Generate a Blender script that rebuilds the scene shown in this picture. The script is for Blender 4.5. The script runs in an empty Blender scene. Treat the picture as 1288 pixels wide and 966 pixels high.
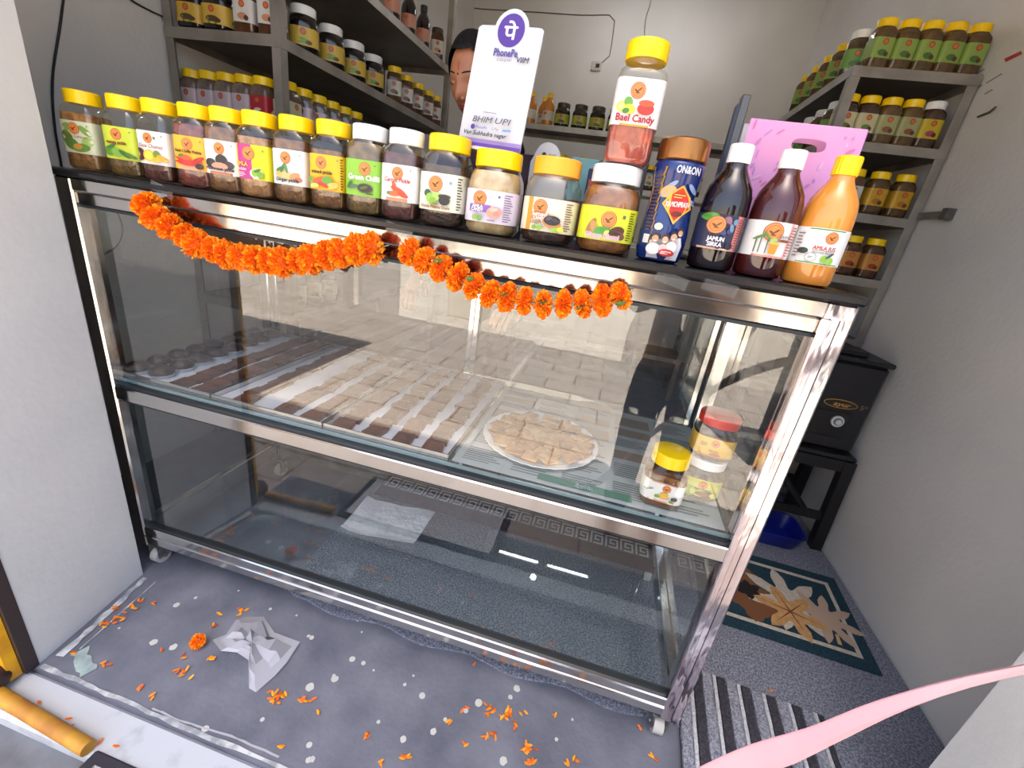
import bpy, math, random
from mathutils import Vector, Matrix
random.seed(7)
PI = math.pi
scene = bpy.context.scene
C = scene.collection

# ------------------------------------------------------------------ camera
cam_d = bpy.data.cameras.new('camera'); cam = bpy.data.objects.new('camera', cam_d); C.objects.link(cam)
cam_d.sensor_fit = 'HORIZONTAL'; cam_d.sensor_width = 36.0
cam_d.lens = 543.256 / 1288.0 * 36.0
cam_d.clip_start = 0.02; cam_d.clip_end = 200
YAW, PITCH, ROLL = -0.18589, -0.370814, 0.148545
CAM = Vector((1.25149, -0.81618, 1.217493))
_f = Vector((math.sin(YAW) * math.cos(PITCH), math.cos(YAW) * math.cos(PITCH), math.sin(PITCH)))
_r = Vector((math.cos(YAW), -math.sin(YAW), 0)); _u = _r.cross(_f)
_R = _r * math.cos(ROLL) + _u * math.sin(ROLL); _U = -_r * math.sin(ROLL) + _u * math.cos(ROLL)
_m = Matrix((( _R.x, _U.x, -_f.x, CAM.x), (_R.y, _U.y, -_f.y, CAM.y), (_R.z, _U.z, -_f.z, CAM.z), (0, 0, 0, 1)))
cam.matrix_world = _m
scene.camera = cam

# ------------------------------------------------------------------ sky, sun, exposure
world = bpy.data.worlds.new('sky'); scene.world = world; world.use_nodes = True
wn = world.node_tree; wn.nodes.clear()
wo = wn.nodes.new('ShaderNodeOutputWorld'); wb = wn.nodes.new('ShaderNodeBackground'); ws = wn.nodes.new('ShaderNodeTexSky')
ws.sky_type = 'NISHITA'; ws.sun_disc = False; ws.sun_elevation = math.radians(66); ws.sun_rotation = math.radians(180)
ws.air_density = 1.0; ws.dust_density = 2.5; ws.ozone_density = 1.0
wb.inputs['Strength'].default_value = 0.26
wn.links.new(ws.outputs[0], wb.inputs[0]); wn.links.new(wb.outputs[0], wo.inputs[0])
sd = bpy.data.lights.new('sun', 'SUN'); sd.energy = 15.0; sd.angle = math.radians(0.6); sd.color = (1.0, 0.95, 0.87)
sun = bpy.data.objects.new('sun', sd); C.objects.link(sun)
sun.rotation_euler = Vector((-0.12, -0.36, -1.0)).to_track_quat('-Z', 'Y').to_euler()
vs = scene.view_settings
vs.view_transform = 'Standard'; vs.look = 'None'; vs.gamma = 1.0; vs.use_curve_mapping = False
vs.exposure = 0.74
scene.cycles.use_denoising = True
scene.cycles.max_bounces = 14; scene.cycles.transparent_max_bounces = 32; scene.cycles.diffuse_bounces = 5; scene.cycles.glossy_bounces = 5
scene.cycles.caustics_reflective = False; scene.cycles.caustics_refractive = False
scene.cycles.sample_clamp_indirect = 6.0

# ------------------------------------------------------------------ materials
def lin(c):
    out = []
    for v in c[:3]:
        v = v / 255.0
        out.append(v / 12.92 if v <= 0.04045 else ((v + 0.055) / 1.055) ** 2.4)
    return (out[0], out[1], out[2], 1.0)
MATS = {}
def mat(c, c2=None, scale=20.0, rough=0.5, metal=0.0, bump=0.0, bscale=None, key=None, spec=0.5, coat=0.0, detail=4.0, lo=0.35, hi=0.65, stretch=None, emit=0.0, sss=0.0, trans=0.0):
    k = key or (tuple(c), tuple(c2) if c2 else None, scale, rough, metal, bump, bscale, spec, coat, detail, lo, hi, stretch, emit, trans)
    if k in MATS: return MATS[k]
    m = bpy.data.materials.new('surface_%d_%d_%d' % tuple(int(v) for v in c[:3])); m.use_nodes = True
    nt = m.node_tree; b = nt.nodes['Principled BSDF']
    b.inputs['Base Color'].default_value = lin(c); b.inputs['Roughness'].default_value = rough
    b.inputs['Metallic'].default_value = metal; b.inputs['Specular IOR Level'].default_value = spec
    b.inputs['Coat Weight'].default_value = coat
    if trans: b.inputs['Transmission Weight'].default_value = trans
    if emit:
        b.inputs['Emission Color'].default_value = lin(c); b.inputs['Emission Strength'].default_value = emit
    if c2 or bump:
        tc = nt.nodes.new('ShaderNodeTexCoord'); mp = nt.nodes.new('ShaderNodeMapping')
        nt.links.new(tc.outputs['Object'], mp.inputs[0])
        if stretch: mp.inputs['Scale'].default_value = stretch
    if c2:
        n = nt.nodes.new('ShaderNodeTexNoise'); n.inputs['Scale'].default_value = scale; n.inputs['Detail'].default_value = detail
        nt.links.new(mp.outputs[0], n.inputs['Vector'])
        r = nt.nodes.new('ShaderNodeValToRGB'); r.color_ramp.elements[0].position = lo; r.color_ramp.elements[1].position = hi
        r.color_ramp.elements[0].color = lin(c); r.color_ramp.elements[1].color = lin(c2)
        nt.links.new(n.outputs['Fac'], r.inputs[0]); nt.links.new(r.outputs[0], b.inputs['Base Color'])
    if bump:
        n2 = nt.nodes.new('ShaderNodeTexNoise'); n2.inputs['Scale'].default_value = bscale or scale; n2.inputs['Detail'].default_value = 3
        nt.links.new(mp.outputs[0], n2.inputs['Vector'])
        bn = nt.nodes.new('ShaderNodeBump'); bn.inputs['Strength'].default_value = min(1.0, bump); bn.inputs['Distance'].default_value = 0.01 * max(1.0, bump)
        nt.links.new(n2.outputs['Fac'], bn.inputs['Height']); nt.links.new(bn.outputs[0], b.inputs['Normal'])
    MATS[k] = m
    return m
def glass(tint=(255, 255, 255), refl=1.8, rough=0.0, haze=0.0, hazecol=(230, 235, 235), key=None):
    k = ('glass', tint, refl, rough, haze, hazecol)
    if k in MATS: return MATS[k]
    m = bpy.data.materials.new('clear_glass'); m.use_nodes = True; nt = m.node_tree; nt.nodes.clear()
    o = nt.nodes.new('ShaderNodeOutputMaterial'); mx = nt.nodes.new('ShaderNodeMixShader')
    t = nt.nodes.new('ShaderNodeBsdfTransparent'); t.inputs[0].default_value = lin(tint)
    g = nt.nodes.new('ShaderNodeBsdfGlossy'); g.inputs['Roughness'].default_value = rough; g.inputs['Color'].default_value = (1, 1, 1, 1)
    fr = nt.nodes.new('ShaderNodeFresnel'); fr.inputs['IOR'].default_value = 1.48
    ge = nt.nodes.new('ShaderNodeNewGeometry')
    s1 = nt.nodes.new('ShaderNodeMath'); s1.operation = 'SUBTRACT'; s1.inputs[0].default_value = refl
    ml0 = nt.nodes.new('ShaderNodeMath'); ml0.operation = 'MULTIPLY'; ml0.inputs[1].default_value = refl
    nt.links.new(ge.outputs['Backfacing'], ml0.inputs[0]); nt.links.new(ml0.outputs[0], s1.inputs[1])
    ml = nt.nodes.new('ShaderNodeMath'); ml.operation = 'MULTIPLY'; ml.use_clamp = True
    nt.links.new(fr.outputs[0], ml.inputs[0]); nt.links.new(s1.outputs[0], ml.inputs[1])
    base = t.outputs[0]
    if haze:
        df = nt.nodes.new('ShaderNodeBsdfDiffuse'); df.inputs[0].default_value = lin(hazecol)
        mh = nt.nodes.new('ShaderNodeMixShader'); mh.inputs[0].default_value = haze
        nt.links.new(t.outputs[0], mh.inputs[1]); nt.links.new(df.outputs[0], mh.inputs[2]); base = mh.outputs[0]
    nt.links.new(ml.outputs[0], mx.inputs[0]); nt.links.new(base, mx.inputs[1]); nt.links.new(g.outputs[0], mx.inputs[2])
    nt.links.new(mx.outputs[0], o.inputs[0])
    MATS[k] = m
    return m
def flat(c, rough=0.45): return mat(tuple(v * 0.895 for v in c), rough=rough)
STEEL = mat((205, 203, 200), rough=0.13, metal=1.0, bump=0.06, bscale=9.0)
STEEL_DULL = mat((160, 156, 150), (130, 125, 120), scale=14, rough=0.38, metal=0.75)
FILM = mat((246, 243, 240), (226, 206, 210), scale=7, rough=0.12, metal=1.0, bump=0.75, bscale=14.0, stretch=(1, 1, 0.35))
PANE = glass((252, 254, 254), refl=2.2)
PET = glass((250, 248, 240), refl=1.5, rough=0.03)
RACKM = mat((164, 158, 150), (138, 132, 124), scale=9, rough=0.42, metal=0.55)

# ------------------------------------------------------------------ mesh helpers
class MB:
    def __init__(s): s.v = []; s.f = []; s.m = []; s.mats = []
    def mi(s, m):
        if m not in s.mats: s.mats.append(m)
        return s.mats.index(m)
    def add(s, vs_, fs_, m, flip=False):
        o = len(s.v); k = s.mi(m); s.v += [tuple(v) for v in vs_]
        for f in fs_:
            s.f.append(tuple(o + i for i in (reversed(f) if flip else f))); s.m.append(k)
        return s
    def box(s, x0, x1, y0, y1, z0, z1, m, bev=0.0):
        if bev:
            b = min(bev, (x1 - x0) / 2.01, (y1 - y0) / 2.01, (z1 - z0) / 2.01)
            V = []; 
            for sx in (0, 1):
                for sy in (0, 1):
                    for sz in (0, 1):
                        X, Y, Z = (x1 if sx else x0), (y1 if sy else y0), (z1 if sz else z0)
                        dx, dy, dz = (-b if sx else b), (-b if sy else b), (-b if sz else b)
                        V += [(X, Y + dy, Z + dz), (X + dx, Y, Z + dz), (X + dx, Y + dy, Z)]
            def i(sx, sy, sz, k): return (sx * 4 + sy * 2 + sz) * 3 + k
            F = []
            for a in (0, 1):
                F.append((i(a, 0, 0, 0), i(a, 1, 0, 0), i(a, 1, 1, 0), i(a, 0, 1, 0)) if a else (i(a, 0, 0, 0), i(a, 0, 1, 0), i(a, 1, 1, 0), i(a, 1, 0, 0)))
                F.append((i(0, a, 0, 1), i(0, a, 1, 1), i(1, a, 1, 1), i(1, a, 0, 1)) if a else (i(0, a, 0, 1), i(1, a, 0, 1), i(1, a, 1, 1), i(0, a, 1, 1)))
                F.append((i(0, 0, a, 2), i(1, 0, a, 2), i(1, 1, a, 2), i(0, 1, a, 2)) if a else (i(0, 0, a, 2), i(0, 1, a, 2), i(1, 1, a, 2), i(1, 0, a, 2)))
            for p in (0, 1):
                for q in (0, 1):
                    F.append((i(0, p, q, 1), i(0, p, q, 2), i(1, p, q, 2), i(1, p, q, 1)))
                    F.append((i(p, 0, q, 0), i(p, 0, q, 2), i(p, 1, q, 2), i(p, 1, q, 0)))
                    F.append((i(p, q, 0, 0), i(p, q, 0, 1), i(p, q, 1, 1), i(p, q, 1, 0)))
            for sx in (0, 1):
                for sy in (0, 1):
                    for sz in (0, 1): F.append((i(sx, sy, sz, 0), i(sx, sy, sz, 1), i(sx, sy, sz, 2)))
            c = Vector(((x0 + x1) / 2, (y0 + y1) / 2, (z0 + z1) / 2)); G = []
            for f in F:
                p = [Vector(V[j]) for j in f]; n = (p[1] - p[0]).cross(p[2] - p[0]); cc = sum(p, Vector()) / len(p) - c
                G.append(f if n.dot(cc) > 0 else tuple(reversed(f)))
            return s.add(V, G, m)
        V = [(x0, y0, z0), (x1, y0, z0), (x1, y1, z0), (x0, y1, z0), (x0, y0, z1), (x1, y0, z1), (x1, y1, z1), (x0, y1, z1)]
        return s.add(V, [(3, 2, 1, 0), (4, 5, 6, 7), (0, 1, 5, 4), (1, 2, 6, 5), (2, 3, 7, 6), (3, 0, 4, 7)], m)
    def loft(s, secs, m, n=28, cap0=True, cap1=True, rib=0.0, cx=0.0, cy=0.0):
        # secs: (z, a, b, power)
        V = []
        for (z, a, b, p) in secs:
            for k in range(n):
                t = 2 * PI * (k + 0.5) / n
                c_, s_ = math.cos(t), math.sin(t); e = 2.0 / p
                g = (1.0 - rib if k % 2 else 1.0)
                V.append((cx + g * a * math.copysign(abs(c_) ** e, c_), cy + g * b * math.copysign(abs(s_) ** e, s_), z))
        F = []
        for i in range(len(secs) - 1):
            for k in range(n):
                k2 = (k + 1) % n
                F.append((i * n + k, i * n + k2, (i + 1) * n + k2, (i + 1) * n + k))
        if cap0: F.append(tuple(range(n - 1, -1, -1)))
        if cap1: F.append(tuple((len(secs) - 1) * n + k for k in range(n)))
        return s.add(V, F, m)
    def tube(s, pts, r, m, n=8, caps=True):
        P_ = [Vector(p) for p in pts]; V = []; rr = r if isinstance(r, (list, tuple)) else [r] * len(P_)
        up = Vector((0.13, 0.27, 0.95)).normalized()
        for i, p in enumerate(P_):
            d = (P_[min(i + 1, len(P_) - 1)] - P_[max(i - 1, 0)]).normalized()
            a = d.cross(up)
            if a.length < 1e-3: a = d.cross(Vector((1, 0, 0)))
            a.normalize(); b = a.cross(d).normalized()
            for k in range(n):
                t = 2 * PI * k / n; V.append(p + (a * math.cos(t) + b * math.sin(t)) * rr[i])
        F = []
        for i in range(len(P_) - 1):
            for k in range(n):
                k2 = (k + 1) % n; F.append((i * n + k, i * n + k2, (i + 1) * n + k2, (i + 1) * n + k))
        if caps: F.append(tuple(range(n - 1, -1, -1))); F.append(tuple((len(P_) - 1) * n + k for k in range(n)))
        return s.add(V, F, m, flip=True)
    def prism(s, pts, z0, z1, m):   # polygon in xy, ccw
        n = len(pts); V = [(x, y, z0) for x, y in pts] + [(x, y, z1) for x, y in pts]
        F = [tuple(range(n - 1, -1, -1)), tuple(range(n, 2 * n))] + [(i, (i + 1) % n, n + (i + 1) % n, n + i) for i in range(n)]
        return s.add(V, F, m)
    def sphere(s, c, r, m, nu=12, nv=8, sq=(1, 1, 1)):
        V = [(c[0], c[1], c[2] - r * sq[2])]
        for j in range(1, nv):
            ph = -PI / 2 + PI * j / nv
            for i in range(nu):
                t = 2 * PI * i / nu; V.append((c[0] + r * sq[0] * math.cos(ph) * math.cos(t), c[1] + r * sq[1] * math.cos(ph) * math.sin(t), c[2] + r * sq[2] * math.sin(ph)))
        V.append((c[0], c[1], c[2] + r * sq[2])); F = []
        for i in range(nu): F.append((0, 1 + (i + 1) % nu, 1 + i))
        for j in range(nv - 2):
            for i in range(nu):
                a = 1 + j * nu; F.append((a + i, a + (i + 1) % nu, a + nu + (i + 1) % nu, a + nu + i))
        T = len(V) - 1; a = 1 + (nv - 2) * nu
        for i in range(nu): F.append((a + i, a + (i + 1) % nu, T))
        return s.add(V, F, m)
    def mesh(s, name, smooth=False, angle=None):
        me = bpy.data.meshes.new(name); me.from_pydata(s.v, [], s.f)
        for m in s.mats: me.materials.append(m)
        me.polygons.foreach_set('material_index', s.m)
        if smooth: me.polygons.foreach_set('use_smooth', [True] * len(me.polygons))
        me.update()
        if smooth: me.set_sharp_from_angle(angle=math.radians(angle or 42))
        return me
    def build(s, name, parent=None, smooth=False, loc=None, rot=None, angle=None):
        return inst(name, s.mesh(name, smooth, angle), parent, loc, rot)
def inst(name, me, parent=None, loc=None, rot=None, scale=None):
    o = bpy.data.objects.new(name, me); C.objects.link(o)
    if parent: o.parent = parent
    if loc: o.location = loc
    if rot: o.rotation_euler = rot
    if scale: o.scale = scale
    return o
def tag(o, label=None, cat=None, group=None, kind=None):
    if label: o['label'] = label
    if cat: o['category'] = cat
    if group: o['group'] = group
    if kind: o['kind'] = kind
    return o
def thing(name, label, cat, loc=(0, 0, 0), rot=(0, 0, 0), group=None):
    o = bpy.data.objects.new(name, None); C.objects.link(o); o.location = loc; o.rotation_euler = rot; o.empty_display_size = 0.05
    return tag(o, label, cat, group)
def copy_thing(src, loc=None, rot=None, label=None, group=None):
    r = src.copy(); C.objects.link(r)
    if loc: r.location = loc
    if rot: r.rotation_euler = rot
    if label: r['label'] = label
    if group: r['group'] = group
    for ch in list(src.children):
        c = ch.copy(); C.objects.link(c); c.parent = r
        for g in list(ch.children):
            d = g.copy(); C.objects.link(d); d.parent = c
    return r
def struct(name, mb, parent=None, smooth=False, label=None):
    o = mb.build(name, parent, smooth)
    if not parent: o['kind'] = 'structure'
    if label: o['label'] = label
    return o
_TX = {}
def text2d(s):
    if s in _TX: return _TX[s]
    cu = bpy.data.curves.new('lettering', 'FONT'); cu.body = s; cu.size = 1.0; cu.align_x = 'CENTER'; cu.resolution_u = 2
    ob = bpy.data.objects.new('lettering', cu); me = ob.to_mesh()
    V = [(v.co.x, v.co.y) for v in me.vertices]; F = [tuple(p.vertices) for p in me.polygons]
    ob.to_mesh_clear(); bpy.data.objects.remove(ob); bpy.data.curves.remove(cu)
    if V:
        ys = [v[1] for v in V]; xs = [v[0] for v in V]; c = (min(xs) + max(xs)) / 2
        V = [(x - c, y) for x, y in V]
    _TX[s] = (V, F)
    return _TX[s]

# ------------------------------------------------------------------ printed art on a surface: f(x, z, layer) -> point
class Art:
    def __init__(s, mb, surf): s.mb = mb; s.f = surf; s.k = 1
    def _put(s, V, F, col, rough=0.4):
        m = flat(col, rough) if not isinstance(col, bpy.types.Material) else col
        s.mb.add([s.f(x, z, s.k) for x, z in V], F, m); s.k += 1
        return s
    def rect(s, x0, z0, x1, z1, col, n=5):
        V = []; F = []
        for i in range(n + 1):
            x = x0 + (x1 - x0) * i / n; V += [(x, z0), (x, z1)]
        for i in range(n): F.append((2 * i, 2 * i + 2, 2 * i + 3, 2 * i + 1))
        return s._put(V, F, col)
    def disc(s, x, z, rx, rz, col, rot=0.0, n=14):
        V = [(x, z)]
        for i in range(n):
            t = 2 * PI * i / n; a, b = rx * math.cos(t), rz * math.sin(t)
            V.append((x + a * math.cos(rot) - b * math.sin(rot), z + a * math.sin(rot) + b * math.cos(rot)))
        return s._put(V, [(0, 1 + i, 1 + (i + 1) % n) for i in range(n)], col)
    def poly(s, pts, col): return s._put(pts, [tuple(range(len(pts)))], col)
    def text(s, t, x, z, h, col, width=None, shear=0.0, rot=0.0, bold=0.0):
        V, F = text2d(t)
        if not V: return s
        w = max(v[0] for v in V) - min(v[0] for v in V)
        sx = h / 0.7; sy = h / 0.7
        if width: sx = width / w
        ca, sa = math.cos(rot), math.sin(rot)
        offs = [(0, 0)] if not bold else [(-bold, 0), (bold, 0), (0, bold), (0, -bold)]
        for ox, oz in offs:
            W = []
            for vx, vy in V:
                a, b = vx * sx + shear * vy * sy + ox, vy * sy + oz; W.append((x + a * ca - b * sa, z + a * sa + b * ca))
            s._put(W, F, col)
        return s
    def fine(s, x0, z0, x1, z1, rows, col):    # rows of tiny print
        h = (z1 - z0) / rows
        for i in range(rows):
            w = x0 + (x1 - x0) * (0.65 + 0.35 * ((i * 37) % 10) / 10.0)
            s.rect(x0, z0 + h * i + h * 0.3, w, z0 + h * i + h * 0.7, col, n=2)
        return s
    def emblem(s, x, z, r):
        s.disc(x, z, r, r, (150, 62, 30), n=22); s.disc(x, z, r * 0.93, r * 0.93, (238, 150, 84), n=22)
        s.disc(x, z, r * 0.74, r * 0.74, (196, 88, 40), n=20); s.disc(x, z, r * 0.68, r * 0.68, (240, 146, 70), n=20)
        s.disc(x - r * 0.2, z - r * 0.08, r * 0.36, r * 0.12, (120, 66, 40), rot=-0.6, n=8); s.disc(x + r * 0.2, z + r * 0.1, r * 0.38, r * 0.11, (130, 74, 36), rot=0.7, n=8)
        s.disc(x, z - r * 0.3, r * 0.3, r * 0.08, (120, 66, 40), n=8)
        return s
def plane_art(mb, origin, ux, uz, nrm, step=0.00025):
    o, a, b, n = Vector(origin), Vector(ux), Vector(uz), Vector(nrm)
    return Art(mb, lambda x, z, k: o + a * x + b * z + n * (step * k))

# ================================================================== THE SETTING
WALLM = mat((224, 221, 217), (216, 213, 209), scale=2.5, rough=0.55, bump=0.12, bscale=60)
JAMBM = mat((232, 232, 231), (222, 223, 222), scale=3.0, rough=0.45, bump=0.10, bscale=40)
CONC = mat((92, 95, 108), (126, 128, 139), scale=7.0, rough=0.5, bump=0.15, bscale=70, detail=8, lo=0.3, hi=0.72)
XL, XR, YB, ZC = -0.53, 2.43, 3.95, 3.15

b = MB(); b.box(XL, XR, -0.335, YB, -0.3, 0.0, CONC)
floor = struct('floor', b, label='blue grey concrete shop floor spotted with white paint')
b = MB(); b.box(XL - 0.2, XL, -0.03, YB + 0.2, 0, ZC, WALLM); struct('wall_left', b)
b = MB(); b.box(XR, XR + 0.2, -0.03, YB + 0.2, 0, ZC, WALLM); wall_right = struct('wall_right', b)
b = MB(); b.box(XL, XR, YB, YB + 0.2, 0, ZC, WALLM); struct('wall_back', b)
b = MB(); b.box(XL - 0.2, XR + 0.2, -0.03, YB + 0.2, ZC, ZC + 0.12, WALLM); struct('ceiling', b)
b = MB(); b.prism([(-3.2, -0.325), (0.06, -0.325), (0.013, -0.03), (-3.2, -0.03)], -0.3, 3.4, JAMBM); struct('wall_front_left', b)
b = MB(); b.prism([(2.12, -0.36), (5.2, -0.36), (5.2, -0.03), (2.12, -0.03)], -0.3, 3.4, JAMBM); struct('wall_front_right', b)
b = MB(); b.box(0.0, 2.12, -0.33, -0.03, 2.5, 3.4, JAMBM); struct('wall_above_opening', b)
b = MB(); b.box(-6.5, -0.75, -2.1, -0.325, 2.95, 3.05, mat((150, 146, 140), rough=0.8)); struct('added_shade_slab', b)  # added slab out of view, shades the left part of the mirrored paving
# paved street and the far side of it (seen mirrored in the counter glass)
def paving():
    m = bpy.data.materials.new('stone_paving'); m.use_nodes = True; nt = m.node_tree; bs = nt.nodes['Principled BSDF']
    tc = nt.nodes.new('ShaderNodeTexCoord'); br = nt.nodes.new('ShaderNodeTexBrick'); nt.links.new(tc.outputs['Object'], br.inputs['Vector'])
    br.inputs['Scale'].default_value = 1.0; br.inputs['Brick Width'].default_value = 0.55; br.inputs['Row Height'].default_value = 0.28; br.inputs['Mortar Size'].default_value = 0.008
    br.inputs['Color1'].default_value = lin((200, 188, 174)); br.inputs['Color2'].default_value = lin((184, 172, 158)); br.inputs['Mortar'].default_value = lin((140, 122, 106))
    nt.links.new(br.outputs['Color'], bs.inputs['Base Color']); bs.inputs['Roughness'].default_value = 0.85
    return m
b = MB(); b.box(-30, 25, -30, -0.335, -0.5, -0.3, paving()); struct('pavement', b)
b = MB(); b.box(-30, 25, -12.4, -12.0, -0.3, 2.4, mat((212, 196, 172), (190, 172, 150), scale=1.4, rough=0.9)); bw = struct('wall_across_street', b)
b = MB(); b.box(-5.2, -2.4, -11.99, -11.92, -0.3, 1.9, mat((52, 50, 46), rough=0.6)); tag(b.build('street_gate'), 'dark metal gate in the wall across the street', 'gate')
b = MB(); b.box(-1.0, -0.45, -5.6, -5.1, -0.3, 0.55, mat((226, 216, 196), rough=0.8), bev=0.02); b.box(-1.04, -0.41, -5.64, -5.06, 0.55, 0.63, mat((205, 196, 178), rough=0.8), bev=0.02)
tag(b.build('stone_pillar'), 'short pale stone gate pillar out on the pavement', 'pillar')
# door sill
b = MB(); b.box(0.0, 2.12, -0.43, -0.335, -0.3, -0.012, mat((196, 200, 206), (160, 164, 170), scale=16, rough=0.6, lo=0.55, hi=0.75), bev=0.008); struct('trim_1', b, label='chipped white painted door sill')
b = MB(); b.box(0.0, 2.12, -0.62, -0.43, -0.3, -0.05, mat((120, 124, 130), (96, 98, 104), scale=12, rough=0.7)); struct('trim_2', b, label='lower grey step below the sill')
# shutter channel beside the white jamb
b = MB(); b.box(0.018, 0.062, -0.352, -0.326, 0.0, 2.5, mat((52, 42, 42), rough=0.5)); ch = struct('trim_3', b, label='dark shutter guide channel')
b = MB(); b.box(0.0, 0.05, -0.376, -0.353, 0.0, 2.5, mat((236, 178, 20), (214, 150, 20), scale=20, rough=0.5)); struct('yellow_strip', b, ch)
b = MB(); b.tube([(0.06, -0.405, 0.004), (0.36, -0.425, 0.004)], 0.016, mat((206, 156, 52), (170, 112, 40), scale=14, rough=0.5), n=12)
tag(b.build('yellow_bar', smooth=True), 'yellow painted metal bar lying along the white sill', 'bar')
# doormat outside
b = MB(); b.box(0.37, 1.05, -0.72, -0.418, -0.016, -0.004, mat((44, 42, 52), rough=0.7), bev=0.004)
dm = thing('foil_doormat', 'dark edged doormat with silvery glittering centre outside the sill', 'doormat'); b.build('border', dm)
b = MB(); b.box(0.40, 1.02, -0.70, -0.442, -0.006, 0.0, mat((160, 156, 158), (228, 226, 226), scale=160, rough=0.25, metal=0.5, bump=0.6, bscale=140)); b.build('centre', dm)
b = MB(); b.sphere((0, 0, 0.028), 0.042, mat((62, 38, 32), (48, 28, 24), scale=20, rough=0.45), nu=20, nv=12, sq=(0.95, 1.1, 0.85))
tag(b.build('brown_doorstop', smooth=True, loc=(0.02, -0.398, -0.005)), 'dark brown rounded doorstop beside the yellow shutter strip', 'doorstop')

# paint spots on the floor
def P2F(u, v, z=0.0):    # survey point of the photograph carried onto a level plane
    d = _f + _R * ((u - 644) / 543.256) - _U * ((v - 483) / 543.256); t = (z - CAM.z) / d.z
    return CAM + d * t
def blob(r, n=11, jit=0.25, seed=0):
    rd = random.Random(seed); return [((r * (1 - jit * rd.random())) * math.cos(2 * PI * i / n), (r * (1 - jit * rd.random())) * math.sin(2 * PI * i / n)) for i in range(n)]
SPOTM = mat((214, 212, 204), (190, 190, 184), scale=60, rough=0.55)
spots = []
for k in range(4):
    bb = MB(); bb.prism(blob(1.0, seed=k, jit=0.22 if k else 0.08), 0.0, 0.0006, SPOTM); spots.append(bb.mesh('paint_spot'))
SP = [(222, 761, 5), (193, 808, 6), (218, 814, 6), (390, 864, 7), (443, 829, 5), (457, 834, 4), (421, 854, 6), (388, 800, 3), (531, 875, 5), (545, 920, 5), (650, 866, 6), (642, 877, 4),
      (602, 884, 6), (586, 894, 4), (633, 957, 6), (507, 930, 5), (389, 937, 4), (393, 955, 4), (476, 908, 3), (509, 861, 3), (392, 732 + 70, 4), (246, 752, 3), (340, 766, 3), (300, 743, 2), (373, 774, 2),
      (258, 917, 5), (388, 956, 4), (104, 838, 4), (560, 905, 3), (470, 843, 2), (520, 850, 2), (700, 930, 3), (720, 905, 2), (450, 780, 3), (455, 795, 2), (420, 850, 3), (330, 905, 3), (150, 790, 2)]
for i, (u, v, r) in enumerate(SP):
    p = P2F(u, v); s_ = r * 0.0017
    inst('paint_spot', spots[i % 4], floor, (p.x, p.y, 0.0), (0, 0, i * 1.3), (s_, s_ * 1.05, 1))
# crusted paint line along the jamb and along the sill
LINEM = mat((212, 214, 213), (150, 154, 158), scale=26, rough=0.7, lo=0.4, hi=0.6)
def ragged(pts, w, seed, m, name, parent, h=0.002):
    rd = random.Random(seed); L = []; Rr = []
    for i in range(len(pts) - 1):
        a, c = Vector(pts[i]), Vector(pts[i + 1]); d = (c - a); nrm = Vector((-d.y, d.x)).normalized()
        for k in range(8):
            q = a + d * (k / 8.0); L.append(q + nrm * w * (0.35 + 0.65 * rd.random())); Rr.append(q - nrm * w * (0.35 + 0.65 * rd.random()))
    bb = MB(); V = [(q.x, q.y, h) for q in L] + [(q.x, q.y, h) for q in Rr]; n = len(L)
    bb.add(V, [(n + i, n + i + 1, i + 1, i) for i in range(n - 1)], m)
    o = bb.build(name, parent); return o
ragged([(0.035, -0.04), (0.06, -0.17), (0.085, -0.315)], 0.012, 3, LINEM, 'paint_line', floor)
ragged([(0.075, -0.04), (0.11, -0.3)], 0.003, 4, LINEM, 'paint_line', floor)
ragged([(0.07, -0.327), (0.25, -0.328), (0.5, -0.33), (0.8, -0.329), (1.2, -0.33), (2.1, -0.33)], 0.007, 5, LINEM, 'paint_line', floor)
ragged([(0.11, -0.27), (0.2, -0.31)], 0.022, 6, mat((172, 196, 182), (140, 152, 156), scale=30, rough=0.7), 'paint_line', floor)
ragged([tuple(P2F(u_, v_).xy) for u_, v_ in ((192, 891), (225, 906), (290, 926), (360, 956))], 0.003, 8, mat((176, 178, 184), rough=0.7), 'paint_line', floor, 0.0012)

# carpet
def carpet_mat(c1, c2, c3):
    m = bpy.data.materials.new('speckled_pile'); m.use_nodes = True; nt = m.node_tree; bs = nt.nodes['Principled BSDF']
    tc = nt.nodes.new('ShaderNodeTexCoord'); n = nt.nodes.new('ShaderNodeTexNoise'); n.inputs['Scale'].default_value = 190; n.inputs['Detail'].default_value = 2
    nt.links.new(tc.outputs['Object'], n.inputs['Vector']); r = nt.nodes.new('ShaderNodeValToRGB')
    r.color_ramp.elements[0].position = 0.33; r.color_ramp.elements[1].position = 0.68; r.color_ramp.elements[0].color = lin(c1); r.color_ramp.elements[1].color = lin(c3)
    e = r.color_ramp.elements.new(0.5); e.color = lin(c2)
    nt.links.new(n.outputs['Fac'], r.inputs[0]); nt.links.new(r.outputs[0], bs.inputs['Base Color']); bs.inputs['Roughness'].default_value = 0.95
    bn = nt.nodes.new('ShaderNodeBump'); bn.inputs['Strength'].default_value = 0.7; bn.inputs['Distance'].default_value = 0.006
    nt.links.new(n.outputs['Fac'], bn.inputs['Height']); nt.links.new(bn.outputs[0], bs.inputs['Normal'])
    return m
b = MB(); n = 40; V = []
for i in range(n + 1):
    x = 0.435 + (2.425 - 0.435) * i / n
    for (y, z) in ((0.052 + 0.010 * math.sin(i * 1.1) + (0.06 if i == 0 else 0), 0.006), (0.07, 0.007), (0.2, 0.006), (2.95, 0.006)): V.append((x, y, z))
b.add(V, [(i * 4 + j, i * 4 + 4 + j, i * 4 + 5 + j, i * 4 + 1 + j) for i in range(n) for j in range(3)], carpet_mat((92, 95, 110), (126, 130, 144), (164, 167, 178)))
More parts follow.
